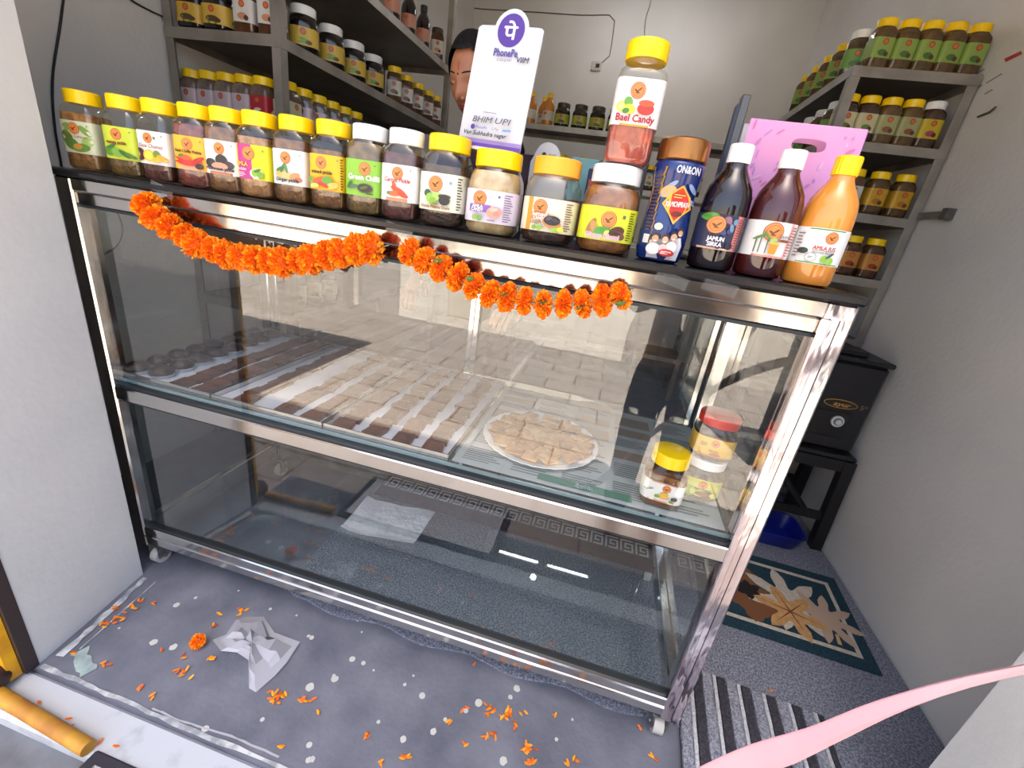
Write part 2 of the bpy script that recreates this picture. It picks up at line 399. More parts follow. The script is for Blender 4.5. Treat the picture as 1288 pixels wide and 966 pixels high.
b.add([(V[i * 4][0], V[i * 4][1], 0.0) for i in range(n + 1)] + [V[i * 4] for i in range(n + 1)], [(i, i + 1, n + 2 + i, n + 1 + i) for i in range(n)], carpet_mat((92, 95, 110), (126, 130, 144), (164, 167, 178)))
tag(b.build('floor_carpet'), 'grey speckled carpet covering the shop floor under the counter', 'carpet')
# (the mat and the light patch sheet inside the counter are built with the counter)

# ================================================================== DISPLAY COUNTER
X0, X1, YD = -0.035, 1.65, 0.62
RIM = 1.157; TOP = 1.173
ctr = thing('display_counter', 'steel framed glass display counter on casters filled with sweets', 'display counter', (0, 0, 0))
BLACK = mat((24, 24, 26), rough=0.22)
b = MB(); b.box(X0 - 0.06, X1 + 0.006, -0.006, YD + 0.006, RIM, TOP, BLACK, bev=0.004); b.build('countertop', ctr)
for (x0, x1, y0, y1, m) in ((X0, X0 + 0.046, 0, 0.045, STEEL), (X1 - 0.046, X1, 0, 0.05, FILM), (X0, X0 + 0.04, YD - 0.04, YD, STEEL), (X1 - 0.045, X1, YD - 0.04, YD, STEEL)):
    b = MB(); b.box(x0, x1, y0, y1, 0.085, RIM, m, bev=0.004)
    p = b.build('post', ctr)
    if m is FILM:
        b = MB(); b.box(X1 - 0.049, X1 - 0.034, -0.004, 0.004, 0.10, 1.13, FILM, bev=0.002); b.build('edge_strip', p)
        b = MB(); b.box(X1 - 0.022, X1 - 0.0205, -0.0008, 0.0008, 0.10, 1.13, BLACK); b.build('groove', p)
for z0, z1 in ((1.100, RIM), (0.600, 0.638), (0.100, 0.162)):
    y = 0.0
    b = MB(); b.box(X0 + 0.046, X1 - 0.046, y, 0.035, z0 + (0.028 if z0 > 1 else 0), z1, STEEL, bev=0.003)
    if z0 > 1: b.box(X0 + 0.046, X1 - 0.046, 0.007, 0.035, z0, z0 + 0.028, STEEL, bev=0.003)
    if z0 < 0.2: b.box(X0 + 0.046, X1 - 0.046, -0.004, 0.01, 0.128, 0.134, STEEL, bev=0.002)
    b.build('rail', ctr)
    b = MB(); b.box(X0 + 0.04, X1 - 0.045, YD - 0.035, YD, z0, z1, STEEL_DULL, bev=0.003); b.build('rail', ctr)
    for (xa, xb) in ((X0 + 0.004, X0 + 0.034), (X1 - 0.038, X1 - 0.006)):
        b = MB(); b.box(xa, xb, 0.045, YD - 0.04, z0, z1, STEEL, bev=0.003); b.build('rail', ctr)
GASK = mat((30, 36, 40), rough=0.4)
GEDGE = mat((128, 150, 154), rough=0.12, coat=0.6)
for z0, z1 in ((0.638, 0.645), (1.094, 1.100), (0.162, 0.168), (0.593, 0.600)):
    b = MB(); b.box(X0 + 0.046, X1 - 0.046, 0.008, 0.028, z0, z1, GASK); b.build('gasket', ctr)
for z0, z1 in ((0.645, 1.094), (0.168, 0.593)):
    b = MB(); b.box(X0 + 0.046, X1 - 0.046, 0.016, 0.021, z0, z1, PANE); b.build('glass_pane', ctr)
    b = MB(); b.box(X1 - 0.014, X1 - 0.009, 0.05, YD - 0.04, z0, z1, PANE); b.build('glass_pane', ctr)
    b = MB(); b.box(X0 + 0.009, X0 + 0.014, 0.045, YD - 0.04, z0, z1, PANE); b.build('glass_pane', ctr)
for k, (xa, xb, ya) in enumerate(((X0 + 0.05, 0.84, YD - 0.028), (0.80, X1 - 0.05, YD - 0.014))):
    for z0, z1 in ((0.645, 1.094), (0.168, 0.593)):
        b = MB(); b.box(xa, xb, ya, ya + 0.005, z0, z1, PANE)
        d = b.build('sliding_pane', ctr)
        for xe in (xa, xb - 0.018):
            b = MB(); b.box(xe, xe + 0.018, ya - 0.003, ya + 0.008, z0, z1, STEEL, bev=0.002); b.build('stile', d)
b = MB(); b.box(X0 + 0.02, X1 - 0.02, 0.03, YD - 0.03, 0.645, 0.652, glass((247, 252, 251), refl=1.2)); sg = b.build('shelf_glass', ctr)
b = MB(); b.box(X0 + 0.046, X1 - 0.046, 0.026, 0.031, 0.6445, 0.6525, GEDGE); b.build('glass_edge', sg)
b = MB(); b.box(X0 + 0.02, X1 - 0.02, 0.036, YD - 0.036, 0.150, 0.157, glass((247, 252, 251), refl=1.4)); b.build('base_glass', ctr)
CASTM = mat((150, 150, 150), (90, 88, 86), scale=40, rough=0.35, metal=0.7)
for (cx, cy) in ((X0 + 0.045, 0.035), (X1 - 0.035, 0.035), (X0 + 0.045, YD - 0.04), (X1 - 0.035, YD - 0.04)):
    b = MB(); b.box(cx - 0.026, cx + 0.026, cy - 0.026, cy + 0.026, 0.078, 0.085, CASTM); b.box(cx - 0.02, cx - 0.015, cy - 0.02, cy + 0.02, 0.026, 0.08, CASTM); b.box(cx + 0.015, cx + 0.02, cy - 0.02, cy + 0.02, 0.026, 0.08, CASTM)
    c_ = b.build('caster', ctr)
    b = MB(); b.tube([(cx - 0.013, cy, 0.027), (cx + 0.013, cy, 0.027)], 0.027, mat((190, 188, 182), rough=0.4), n=20); b.build('wheel', c_, smooth=True)
    b = MB(); b.tube([(cx - 0.022, cy, 0.027), (cx + 0.022, cy, 0.027)], 0.006, STEEL, n=8); b.build('axle', c_)

# counter bottom: pale sheet in place of a light patch, and key pattern mat
ZB = 0.1574
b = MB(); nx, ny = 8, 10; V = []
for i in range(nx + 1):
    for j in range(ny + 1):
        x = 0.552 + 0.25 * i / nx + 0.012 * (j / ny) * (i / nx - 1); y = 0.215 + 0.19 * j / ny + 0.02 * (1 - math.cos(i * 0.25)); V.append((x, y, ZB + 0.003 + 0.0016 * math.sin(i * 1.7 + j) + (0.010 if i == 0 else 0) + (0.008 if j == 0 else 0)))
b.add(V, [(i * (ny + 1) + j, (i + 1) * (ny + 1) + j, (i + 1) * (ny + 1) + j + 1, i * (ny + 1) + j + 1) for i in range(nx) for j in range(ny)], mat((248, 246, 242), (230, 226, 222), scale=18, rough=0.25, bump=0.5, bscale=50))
tag(b.build('light_patch_sheet', smooth=True), 'pale sheet standing in for a patch of light in the counter bottom', 'sheet')
rug = thing('key_pattern_mat', 'dark brown mat with pale Greek key border in the bottom of the counter', 'mat')
b = MB(); b.box(0.545, 1.60, 0.43, 0.575, ZB + 0.0002, ZB + 0.0045, mat((62, 46, 46), (46, 36, 38), scale=60, rough=0.95), bev=0.002); b.build('pile', rug)
b = MB(); b.box(0.545, 1.60, 0.494, 0.566, ZB + 0.0045, ZB + 0.0053, mat((86, 78, 78), rough=0.95)); b.build('border_band', rug)
KEYM = mat((176, 172, 168), rough=0.95); b = MB()
for (x0, x1, y0, y1) in ((0, .075, .09, .1), (0, .01, 0, .1), (.02, .075, 0, .01), (.065, .075, 0, .075), (.025, .075, .065, .075), (.025, .035, .03, .075), (.025, .055, .03, .04)): b.box(x0 * .62, x1 * .62, y0 * .62, y1 * .62, 0, 0.001, KEYM)
km = b.mesh('key_motif')
for i in range(19): inst('key_motif', km, rug, (0.557 + i * 0.0545, 0.499, ZB + 0.0053))

# trays and sweets on the shelf
PAPER = mat((226, 226, 230), (214, 214, 220), scale=9, rough=0.6)
ZS = 0.6525
ORD = 'first second third fourth fifth sixth seventh eighth ninth tenth eleventh twelfth thirteenth fourteenth fifteenth sixteenth'.split()
for k, (xa, xb) in enumerate(((-0.018, 0.29), (0.295, 0.625), (0.63, 0.965))):
    t = thing('sweet_tray', ('shallow steel tray holding round sweets beside the white jamb', 'middle shallow steel tray of brown sweet bars', 'shallow steel tray of sweet bars next to the round plate')[k], 'tray', group='trays on the counter shelf')
    b = MB(); b.box(xa, xb, 0.036, 0.575, ZS, ZS + 0.003, STEEL); b.build('base', t)
    for (a0, a1, c0, c1) in ((xa, xb, 0.033, 0.036), (xa, xb, 0.575, 0.578), (xa, xa + 0.003, 0.036, 0.575), (xb - 0.003, xb, 0.036, 0.575)):
        b = MB(); b.box(a0, a1, c0, c1, ZS, ZS + 0.017, STEEL); b.build('wall', t)
    b = MB(); b.box(xa + 0.004, xb - 0.004, 0.037, 0.574, ZS + 0.003, ZS + 0.0042, PAPER); b.build('liner', t)
ZP = ZS + 0.0043
BARM = mat((108, 60, 42), (84, 44, 30), scale=22, rough=0.38, bump=0.25, bscale=90)
bars = []
for k in range(3):
    rd = random.Random(k); b = MB(); w, d = 0.0235, 0.0235
    pts = [(-w + rd.uniform(-.003, .003), -d), (w + rd.uniform(-.003, .003), -d + rd.uniform(-.003, .003)), (w, d + rd.uniform(-.002, .002)), (-w + rd.uniform(-.002, .004), d)]
    b.prism(pts, 0, 0.009 + 0.001 * k, (BARM, mat((118, 68, 48), (92, 50, 34), scale=22, rough=0.38, bump=0.25, bscale=90), mat((98, 52, 36), (76, 38, 26), scale=22, rough=0.38, bump=0.25, bscale=90))[k]); bars.append(b.mesh('sweet_bar'))
rd = random.Random(11)
for ri, sx in enumerate((0.172, 0.245, 0.372, 0.50, 0.582, 0.672, 0.752, 0.830, 0.915)):
    for j in range(12):
        inst_o = inst('sweet_bar', bars[(j + int(sx * 100)) % 3], None, (sx - 0.014 * j / 12 + rd.uniform(-.004, .004), 0.066 + j * 0.0435, ZP + 0.0002), (0, 0, rd.uniform(-.22, .22)))
        tag(inst_o, '%s bar from the glass in the %s row of brown sweet bars from the jamb' % (ORD[j], ORD[ri]), 'sweet', 'brown sweet bars in rows on the trays')
LADM = mat((58, 40, 34), (36, 24, 20), scale=26, rough=0.35, bump=0.4, bscale=60)
CUPM = mat((196, 198, 204), rough=0.35)
b = MB(); b.loft([(0, 0.020, 0.020, 2), (0.006, 0.028, 0.028, 2), (0.015, 0.030, 0.030, 2), (0.024, 0.025, 0.025, 2), (0.030, 0.014, 0.014, 2), (0.032, 0.003, 0.003, 2)], LADM, n=18)
lad = b.mesh('round_sweet', True, 60)
b = MB(); b.loft([(0, 0.021, 0.021, 2), (0.001, 0.026, 0.026, 2), (0.012, 0.0325, 0.0325, 2)], CUPM, n=24, cap1=False, rib=0.05)
cup = b.mesh('paper_cup')
for ci, cx in enumerate((0.012, 0.082)):
    for j in range(8):
        t = thing('round_sweet', '%s round dark sweet from the front glass, row %s' % (ORD[j], ('nearest the white jamb', 'next to the sweet bars')[ci]), 'sweet', (cx - 0.003 * j, 0.07 + j * 0.064 + 0.01 * ci, ZP), group='round sweets in paper cups')
        inst('ball', lad, t, (0, 0, 0.0015), (0, 0, j)); inst('paper_cup', cup, t)
# newspaper and plate
NEWS = mat((196, 200, 196), (184, 188, 184), scale=6, rough=0.8)
np_ = thing('newspaper_sheet', 'newspaper sheet lining the shelf under the plate and jars', 'newspaper')
b = MB(); b.box(0.972, 1.60, 0.04, 0.57, ZS, ZS + 0.0012, NEWS); b.build('page', np_)
b = MB(); a = plane_art(b, (0.98, 0.05, ZS + 0.0013), (1, 0, 0), (0, 1, 0), (0, 0, 1), 0.00002)
rd = random.Random(5)
for cxn in range(5):
    y = 0.01
    while y < 0.5:
        h = rd.choice((0.04, 0.06, 0.08))
        if rd.random() < 0.2: a.rect(0.01 + cxn * 0.122, y, 0.115 + cxn * 0.122, y + h * 0.8, rd.choice(((150, 164, 158), (172, 150, 132), (150, 150, 152))), n=1)
        else: a.fine(0.01 + cxn * 0.122, y, 0.115 + cxn * 0.122, y + h * 0.85, int(h / 0.011), (138, 141, 140))
        y += h + 0.012
a.rect(0.20, 0.0, 0.42, 0.028, (110, 156, 134), n=1); a.text('दैनिक', 0.31, 0.006, 0.014, (236, 240, 236))
b.build('print', np_)
pl = thing('round_plate', 'white pleated paper plate heaped with thin tan sweets', 'plate', (1.155, 0.232, ZS + 0.0014))
b = MB(); b.loft([(0.0, 0.10, 0.10, 2), (0.002, 0.118, 0.118, 2)], mat((232, 230, 224), rough=0.6), n=72); b.loft([(0.0025, 0.118, 0.118, 2), (0.013, 0.138, 0.138, 2), (0.017, 0.157, 0.157, 2), (0.0155, 0.158, 0.158, 2), (0.0115, 0.138, 0.138, 2)], mat((236, 234, 228), rough=0.5), n=72, cap0=False, cap1=False, rib=0.012)
b.build('dish', pl)
PIEM = mat((196, 148, 100), (162, 108, 64), scale=30, rough=0.45, bump=0.2, bscale=80)
pcs = []
for k in range(3):
    rd = random.Random(20 + k); b = MB(); w = 0.023; pts = [(-w, -w * .8), (w, -w * .9 + rd.uniform(-.004, .004)), (w * .9, w * .8), (-w * .95, w * .85)]
    b.prism(pts, 0, 0.006, (PIEM, mat((206, 162, 114), (176, 126, 80), scale=30, rough=0.45, bump=0.2, bscale=80), mat((180, 128, 82), (146, 94, 54), scale=30, rough=0.45, bump=0.2, bscale=80))[k]); pcs.append(b.mesh('sweet_piece'))
rd = random.Random(4); k = 0
for ring, (rr, cnt) in enumerate(((0.0, 1), (0.043, 6), (0.082, 11), (0.118, 16))):
    for i in range(cnt):
        for lay in range(2 if ring < 3 else 1):
            t = 2 * PI * i / cnt + lay * 0.4 + rd.uniform(-.08, .08)
            o = inst('sweet_piece', pcs[k % 3], None, (1.155 + rr * math.cos(t), 0.232 + rr * math.sin(t), ZS + 0.006 + 0.0068 * lay + (0.012 if ring == 3 else 0.0) + rd.uniform(0, .0006)), (rd.uniform(-.04, .04), rd.uniform(-.04, .04) , rd.uniform(0, 3.1)))
            tag(o, 'thin tan sweet piece heaped on the white paper plate', 'sweet', 'thin sweets on the plate'); k += 1

# ================================================================== JARS AND BOTTLES
YEL = mat((252, 208, 8), rough=0.3); WHT = mat((238, 238, 236), rough=0.32); ORC = mat((240, 168, 40), rough=0.32); REDC = mat((206, 44, 34), rough=0.3)
def surf_fn(a, bb, p):
    def f(x, z, k):
        q = min(0.9995, abs(x / a)); y = -bb * (1 - q ** p) ** (1.0 / p)
        return (x, y - 0.0006 - 0.00022 * k, z)
    return f
def wrap_label(mb, a, bb, p, z0, z1, t0, t1, m, off=0.0006, n=40):
    V = []; e = 2.0 / p
    for i in range(n + 1):
        t = math.radians(t0 + (t1 - t0) * i / n); c_, s_ = math.cos(t), math.sin(t)
        x = (a + off) * math.copysign(abs(c_) ** e, c_); y = (bb + off) * math.copysign(abs(s_) ** e, s_)
        V += [(x, y, z0), (x, y, z1)]
    mb.add(V, [(2 * i, 2 * i + 2, 2 * i + 3, 2 * i + 1) for i in range(n)], m)
def cap_mesh(r, z0, h, m, rib=0.018, n=44):
    b = MB(); b.loft([(z0, r * 0.985, r * 0.985, 2), (z0 + 0.001, r, r, 2), (z0 + h * 0.86, r, r, 2)], m, n=n, cap1=False, rib=rib)
    b.loft([(z0 + h * 0.86, r, r, 2), (z0 + h * 0.96, r * 0.975, r * 0.975, 2), (z0 + h, r * 0.92, r * 0.92, 2)], m, n=n, cap0=False)
    return b.mesh('cap', True, 30)
# shapes: sections for the body, cap radius, cap bottom, cap height, label half sizes
SHAPES = {
 'square': dict(a=0.0385, p=5.5, h=0.168, secs=[(0.0, .030, 4), (.002, .0345, 5), (.008, .0385, 5.5), (.118, .0385, 5.5), (.128, .037, 4.5), (.137, .033, 3), (.141, .0315, 2.2), (.160, .031, 2)], cap=(.0345, .1405, .0275), lz=(.036, .103)),
 'big': dict(a=0.0465, p=4.2, h=0.168, secs=[(0.0, .036, 3.5), (.002, .041, 4), (.010, .0465, 4.2), (.112, .0465, 4.2), (.124, .045, 3.6), (.134, .041, 2.6), (.139, .0385, 2.1), (.160, .038, 2)], cap=(.0415, .139, .029), lz=(.030, .098)),
 'round': dict(a=0.053, p=3.0, h=0.152, secs=[(0.0, .040, 3), (.002, .046, 3), (.012, .053, 3), (.090, .053, 3), (.104, .0515, 2.8), (.116, .046, 2.4), (.121, .043, 2), (.145, .042, 2)], cap=(.0455, .1215, .0305), lz=(.022, .080)),
 'tall': dict(a=0.041, p=5.5, h=0.188, secs=[(0.0, .033, 5), (.003, .038, 5.5), (.010, .041, 5.5), (.134, .041, 5.5), (.142, .039, 4.5), (.149, .034, 2.6), (.153, .033, 2), (.165, .033, 2)], cap=(.0355, .160, .028), lz=(.058, .128)),
 'bottle': dict(a=0.0405, p=2.0, h=0.207, secs=[(0.0, .032, 2), (.003, .038, 2), (.010, .0405, 2), (.104, .0405, 2), (.124, .0395, 2), (.140, .0358, 2), (.154, .0285, 2), (.165, .0215, 2), (.172, .018, 2), (.185, .0165, 2)], cap=(.0195, .178, .029), lz=(.036, .094)),
}
def proto_jar(shape, contents, fill, cap_m, label_c, art=None, wrap=(-222, 42), body=None, lz=None, liquid=False):
    """meshes of one kind of jar: body, contents, cap, label"""
    S = SHAPES[shape]; a, p = S['a'], S['p']; out = []
    b = MB(); b.loft([(z, r, r, q) for z, r, q in S['secs']], body or PET, n=36); out.append(('body', b.mesh('body', True, 40)))
    if contents:
        sec = []
        for z, r, q in S['secs']:
            if z >= fill: break
            sec.append((max(z, 0.0025) if z < 0.0025 else z, r - 0.0022, r - 0.0022, q))
        r_last = sec[-1][1]; 
        for i in range(len(S['secs']) - 1):
            z_a, r_a, q_a = S['secs'][i]; z_b, r_b, q_b = S['secs'][i + 1]
            if z_a < fill <= z_b: r_last = r_a + (r_b - r_a) * (fill - z_a) / (z_b - z_a) - 0.0022; qq = q_a
        sec.append((fill, r_last, r_last, qq))
        b = MB(); b.loft(sec, contents, n=36); out.append(('contents', b.mesh('contents', True, 50)))
    cr, cz, ch = S['cap']; out.append(('cap', cap_mesh(cr, cz, ch, cap_m, rib=0.012 if shape != 'bottle' else 0.03)))
    z0, z1 = lz or S['lz']
    b = MB(); wrap_label(b, a, a, p, z0, z1, wrap[0], wrap[1], flat(label_c))
    if art: art(Art(b, surf_fn(a, a, p)), z0, z1)
    out.append(('label', b.mesh('label')))
    return out
def place(name, parts, label, cat, loc, rz=0.0, group=None):
    t = thing(name, label, cat, loc, (0, 0, rz), group)
    for n_, me in parts: inst(n_, me, t)
    return t
def food(c1, c2, sc=55): return mat(c1, c2, scale=sc, rough=0.4, bump=0.5, bscale=sc * 1.3, coat=0.3)
BROWN = food((128, 88, 44), (88, 54, 26)); DKBR = food((72, 46, 32), (40, 24, 20)); TANB = food((176, 132, 84), (128, 88, 52))
REDB = food((128, 58, 44), (88, 34, 28)); OLIVE = food((118, 92, 44), (78, 62, 32)); MAROON = food((92, 46, 40), (64, 30, 28))
# ---- label pictures
def base_marks(A, z0, z1, ex=0.0, er=0.0118, ez=None):
    A.emblem(ex, ez if ez is not None else z1 - er - 0.004, er)
    A.rect(0.026, z1 - 0.010, 0.0285, z1 - 0.0075, (92, 120, 92), n=1)
def cluster(A, items):
    for (x, z, rx, rz, c, r) in items: A.disc(x, z, rx, rz, c, rot=r)
def side_print(A, z0, z1, col=(70, 66, 50), x0=0.0335, x1=0.0372):
    A.fine(x0, z0 + .004, x1, z1 - .004, 12, col)
def art1(A, z0, z1):
    cluster(A, [(-.022, z0 + .05, .014, .008, (150, 186, 96), .8), (.02, z0 + .048, .015, .007, (132, 172, 84), -.7), (-.02, z0 + .03, .012, .016, (108, 148, 62), .3), (.022, z0 + .026, .013, .010, (168, 198, 110), .4), (-.012, z0 + .018, .015, .012, (96, 138, 58), -.4), (.006, z0 + .012, .02, .009, (110, 150, 64), .1), (.0, z0 + .014, .01, .006, (226, 156, 70), .2)])
    base_marks(A, z0, z1, -.002); A.text('Aam Lahsun', 0, z0 + .032, .006, (186, 70, 44), width=.046)
def art2(A, z0, z1):
    base_marks(A, z0, z1, -.003); A.text('mango pickle', -.004, z0 + .031, .007, (150, 34, 40), width=.042, bold=.0003)
    cluster(A, [(-.02, z0 + .016, .012, .010, (96, 150, 52), .3), (-.004, z0 + .014, .012, .009, (126, 176, 70), -.2), (.012, z0 + .012, .014, .005, (60, 110, 44), -.5), (.024, z0 + .010, .012, .004, (74, 126, 50), -.4), (-.014, z0 + .026, .010, .003, (60, 120, 50), .5)])
def art3(A, z0, z1):
    base_marks(A, z0, z1, -.006, er=.0105); A.text('Date Chutney', 0, z0 + .033, .0075, (140, 46, 60), width=.055, shear=.25)
    A.rect(.008, z1 - .016, .013, z1 - .011, (120, 150, 120), n=1)
    cluster(A, [(-.027, z0 + .018, .012, .013, (84, 34, 44), 0), (-.006, z0 + .017, .013, .012, (240, 202, 40), 0), (-.006, z0 + .017, .010, .009, (250, 224, 90), 0), (.013, z0 + .020, .008, .009, (120, 150, 50), .3), (.024, z0 + .014, .012, .006, (240, 176, 50), -.3), (.012, z0 + .010, .009, .005, (246, 190, 70), .3)])
def art4(A, z0, z1):
    A.rect(-.038, z0, .038, z0 + .008, (240, 176, 140)); base_marks(A, z0, z1, -.002)
    A.text('Red Chilly Pickle', 0, z0 + .034, .0055, (60, 32, 24), width=.056, bold=.0003)
    cluster(A, [(-.02, z0 + .016, .020, .0055, (206, 44, 40), -.3), (.006, z0 + .014, .022, .006, (220, 60, 52), .1), (.018, z0 + .020, .016, .005, (190, 36, 36), .5), (-.008, z0 + .024, .014, .005, (232, 92, 60), -.1), (-.016, z0 + .027, .006, .003, (80, 130, 50), .2), (.022, z0 + .009, .009, .006, (60, 40, 36), 0)])
def art5(A, z0, z1):
    base_marks(A, z0, z1, .0); A.rect(-.038, z0, .038, z0 + .005, (196, 120, 92))
    cluster(A, [(-.020, z0 + .021, .012, .009, (58, 52, 54), 0), (.004, z0 + .029, .013, .011, (48, 44, 46), 0), (.02, z0 + .020, .011, .008, (70, 60, 60), 0), (.0, z0 + .016, .018, .008, (220, 158, 134), 0)])
    A.text('Mushroom pickle', 0, z0 + .008, .0065, (44, 36, 36), width=.060, bold=.0004)
def art6(A, z0, z1):
    A.rect(.0, z0, .038, z1, (236, 226, 22)); A.rect(-.038, z0, .0, z1, (196, 60, 140)); A.emblem(-.006, z1 - .017, .0135); A.rect(.024, z1 - .012, .028, z1 - .008, (120, 170, 100), n=1)
    A.text('AMLA', -.021, z0 + .025, .0075, (252, 214, 60), width=.026, bold=.0004); A.text('Pickle', -.022, z0 + .016, .006, (252, 240, 250), width=.022); A.fine(-.034, z0 + .003, -.010, z0 + .013, 3, (250, 220, 240))
    cluster(A, [(.012, z0 + .012, .015, .010, (250, 250, 236), 0), (.008, z0 + .013, .0075, .0075, (140, 186, 60), 0), (.020, z0 + .010, .0075, .0075, (120, 170, 50), 0), (.014, z0 + .018, .008, .003, (60, 120, 44), .4)])
def art7(A, z0, z1):
    base_marks(A, z0, z1, -.004)
    cluster(A, [(-.016, z0 + .020, .011, .008, (226, 178, 110), .2), (.0, z0 + .017, .012, .008, (236, 190, 124), -.2), (.016, z0 + .018, .012, .0065, (214, 150, 96), .3), (.024, z0 + .012, .008, .005, (196, 110, 80), 0), (-.010, z0 + .031, .010, .003, (70, 132, 62), 1.1), (-.003, z0 + .032, .010, .003, (86, 146, 70), 1.9), (-.016, z0 + .029, .009, .003, (60, 122, 60), .5)])
    A.text('Ginger pickle', 0, z0 + .006, .0065, (40, 60, 60), width=.050, bold=.0004)
def art8(A, z0, z1):
    base_marks(A, z0, z1, -.008); A.text('mixed pickle', -.006, z0 + .031, .0065, (60, 60, 30), width=.044, bold=.0004); side_print(A, z0, z1)
    cluster(A, [(-.026, z0 + .016, .012, .006, (120, 170, 60), -.4), (-.010, z0 + .018, .016, .006, (226, 96, 40), .3), (.008, z0 + .018, .012, .009, (100, 160, 60), 0), (.018, z0 + .010, .014, .006, (240, 190, 90), .3), (-.02, z0 + .007, .010, .004, (190, 220, 120), .1), (.0, z0 + .010, .012, .004, (210, 60, 40), -.3)])
def art9(A, z0, z1):
    base_marks(A, z0, z1, .006, er=.0125); A.text('Green Chilli', .004, z0 + .030, .0095, (250, 252, 244), width=.062, bold=.0006)
    cluster(A, [(.008, z0 + .015, .017, .0095, (90, 92, 90), 0), (.008, z0 + .015, .0145, .0075, (60, 50, 40), 0), (.006, z0 + .016, .009, .003, (80, 110, 40), .3), (-.018, z0 + .016, .012, .0035, (90, 110, 100), .2), (-.024, z0 + .020, .008, .003, (40, 110, 40), .9)]); A.fine(.012, z0 + .003, .032, z0 + .007, 1, (40, 60, 30))
def art10(A, z0, z1):
    A.rect(-.038, z0, .038, z0 + .006, (222, 150, 116)); base_marks(A, z0, z1, .0); A.text('Carrot Pickle', 0, z0 + .035, .008, (196, 52, 44), width=.054, shear=.2, bold=.0002)
    cluster(A, [(-.004, z0 + .024, .013, .0045, (232, 96, 50), 1.9), (.004, z0 + .020, .017, .005, (226, 84, 44), -.35), (-.002, z0 + .014, .016, .005, (238, 110, 60), .1), (.014, z0 + .013, .012, .0045, (220, 76, 40), -.3), (-.016, z0 + .014, .004, .003, (90, 140, 60), .2)])
def art11(A, z0, z1):
    A.emblem(-.008, z1 - .020, .0145); A.rect(.020, z1 - .018, .025, z1 - .013, (120, 160, 180), n=1); side_print(A, z0, z1, (60, 60, 40), .036, .044)
    cluster(A, [(-.022, z0 + .030, .007, .007, (60, 90, 60), 0), (-.016, z0 + .022, .009, .009, (150, 196, 80), 0), (-.004, z0 + .026, .008, .008, (176, 212, 100), 0), (-.010, z0 + .016, .008, .008, (130, 180, 70), 0), (.013, z0 + .027, .013, .004, (70, 50, 44), 0), (.013, z0 + .020, .0115, .009, (44, 40, 44), 0)])
    A.text('AMLA', -.004, z0 + .0105, .004, (140, 40, 40), width=.014); A.text('Khatta Meetha Churn', -.004, z0 + .004, .0055, (150, 36, 40), width=.058, bold=.0002)
def art12(A, z0, z1):
    A.rect(-.050, z0, -.040, z1, (150, 110, 190)); A.emblem(-.018, z1 - .016, .0135); A.rect(.018, z1 - .012, .022, z1 - .008, (90, 100, 110), n=1); side_print(A, z0, z1, (130, 110, 140), .030, .046)
    A.rect(-.036, z0 + .018, .006, z0 + .031, (136, 96, 176)); A.text('AMLA', -.020, z0 + .025, .0055, (255, 255, 255), width=.022, bold=.0003); A.text('CANDY', -.020, z0 + .019, .0055, (255, 255, 255), width=.024, bold=.0003)
    cluster(A, [(.014, z0 + .020, .015, .010, (226, 158, 140), .1), (.010, z0 + .024, .005, .004, (240, 186, 168), 0), (.018, z0 + .018, .006, .004, (214, 140, 122), 0), (.016, z0 + .025, .005, .003, (244, 196, 180), .4), (-.024, z0 + .008, .005, .005, (140, 180, 80), 0), (-.014, z0 + .007, .006, .005, (120, 166, 70), 0)])
    A.fine(.002, z0 + .003, .026, z0 + .007, 1, (120, 110, 140))
def art13(A, z0, z1):
    A.rect(-.038, z0, -.029, z1, (226, 156, 40)); A.emblem(-.014, z1 - .016, .0135); A.fine(-.030, z0 + .012, -.004, z0 + .018, 3, (150, 120, 90)); side_print(A, z0, z1, (120, 90, 40), .034, .047)
    A.rect(-.028, z0 + .019, .006, z0 + .032, (206, 130, 80)); A.text('INSTANT', -.012, z0 + .026, .005, (255, 255, 250), width=.028, bold=.0003); A.text('CANDY', -.012, z0 + .020, .005, (255, 255, 250), width=.024, bold=.0003)
    cluster(A, [(.012, z0 + .016, .018, .008, (196, 132, 74), -.15), (.012, z0 + .021, .016, .0085, (44, 40, 46), 0), (.006, z0 + .024, .006, .003, (84, 78, 84), .4), (.018, z0 + .022, .006, .003, (70, 64, 70), -.3), (.020, z0 + .006, .009, .004, (150, 200, 70), .2), (.030, z0 + .007, .006, .005, (236, 220, 80), 0), (-.020, z0 + .006, .005, .004, (120, 170, 60), 0), (-.010, z0 + .006, .006, .0045, (140, 186, 70), 0)])
def art14(A, z0, z1):
    A.emblem(.004, z1 - .021, .0145); A.rect(.028, z1 - .017, .033, z1 - .011, (90, 110, 100), n=1); side_print(A, z0, z1, (70, 80, 20), .040, .049)
    cluster(A, [(-.026, z0 + .022, .006, .016, (170, 120, 60), -.4), (-.020, z0 + .020, .006, .013, (196, 148, 80), .4), (-.010, z0 + .016, .010, .007, (80, 160, 70), .4), (.002, z0 + .018, .011, .006, (70, 150, 60), -.2), (.006, z0 + .014, .006, .005, (236, 226, 90), 0), (.022, z0 + .018, .014, .009, (84, 46, 30), .3), (.028, z0 + .012, .010, .007, (110, 62, 40), -.4), (.018, z0 + .012, .012, .006, (66, 36, 26), .1)])
    A.text('Mango Khatai', -.002, z0 + .004, .0085, (255, 255, 255), width=.060, bold=.0011); A.text('Mango Khatai', -.002, z0 + .004, .0085, (206, 36, 60), width=.060)
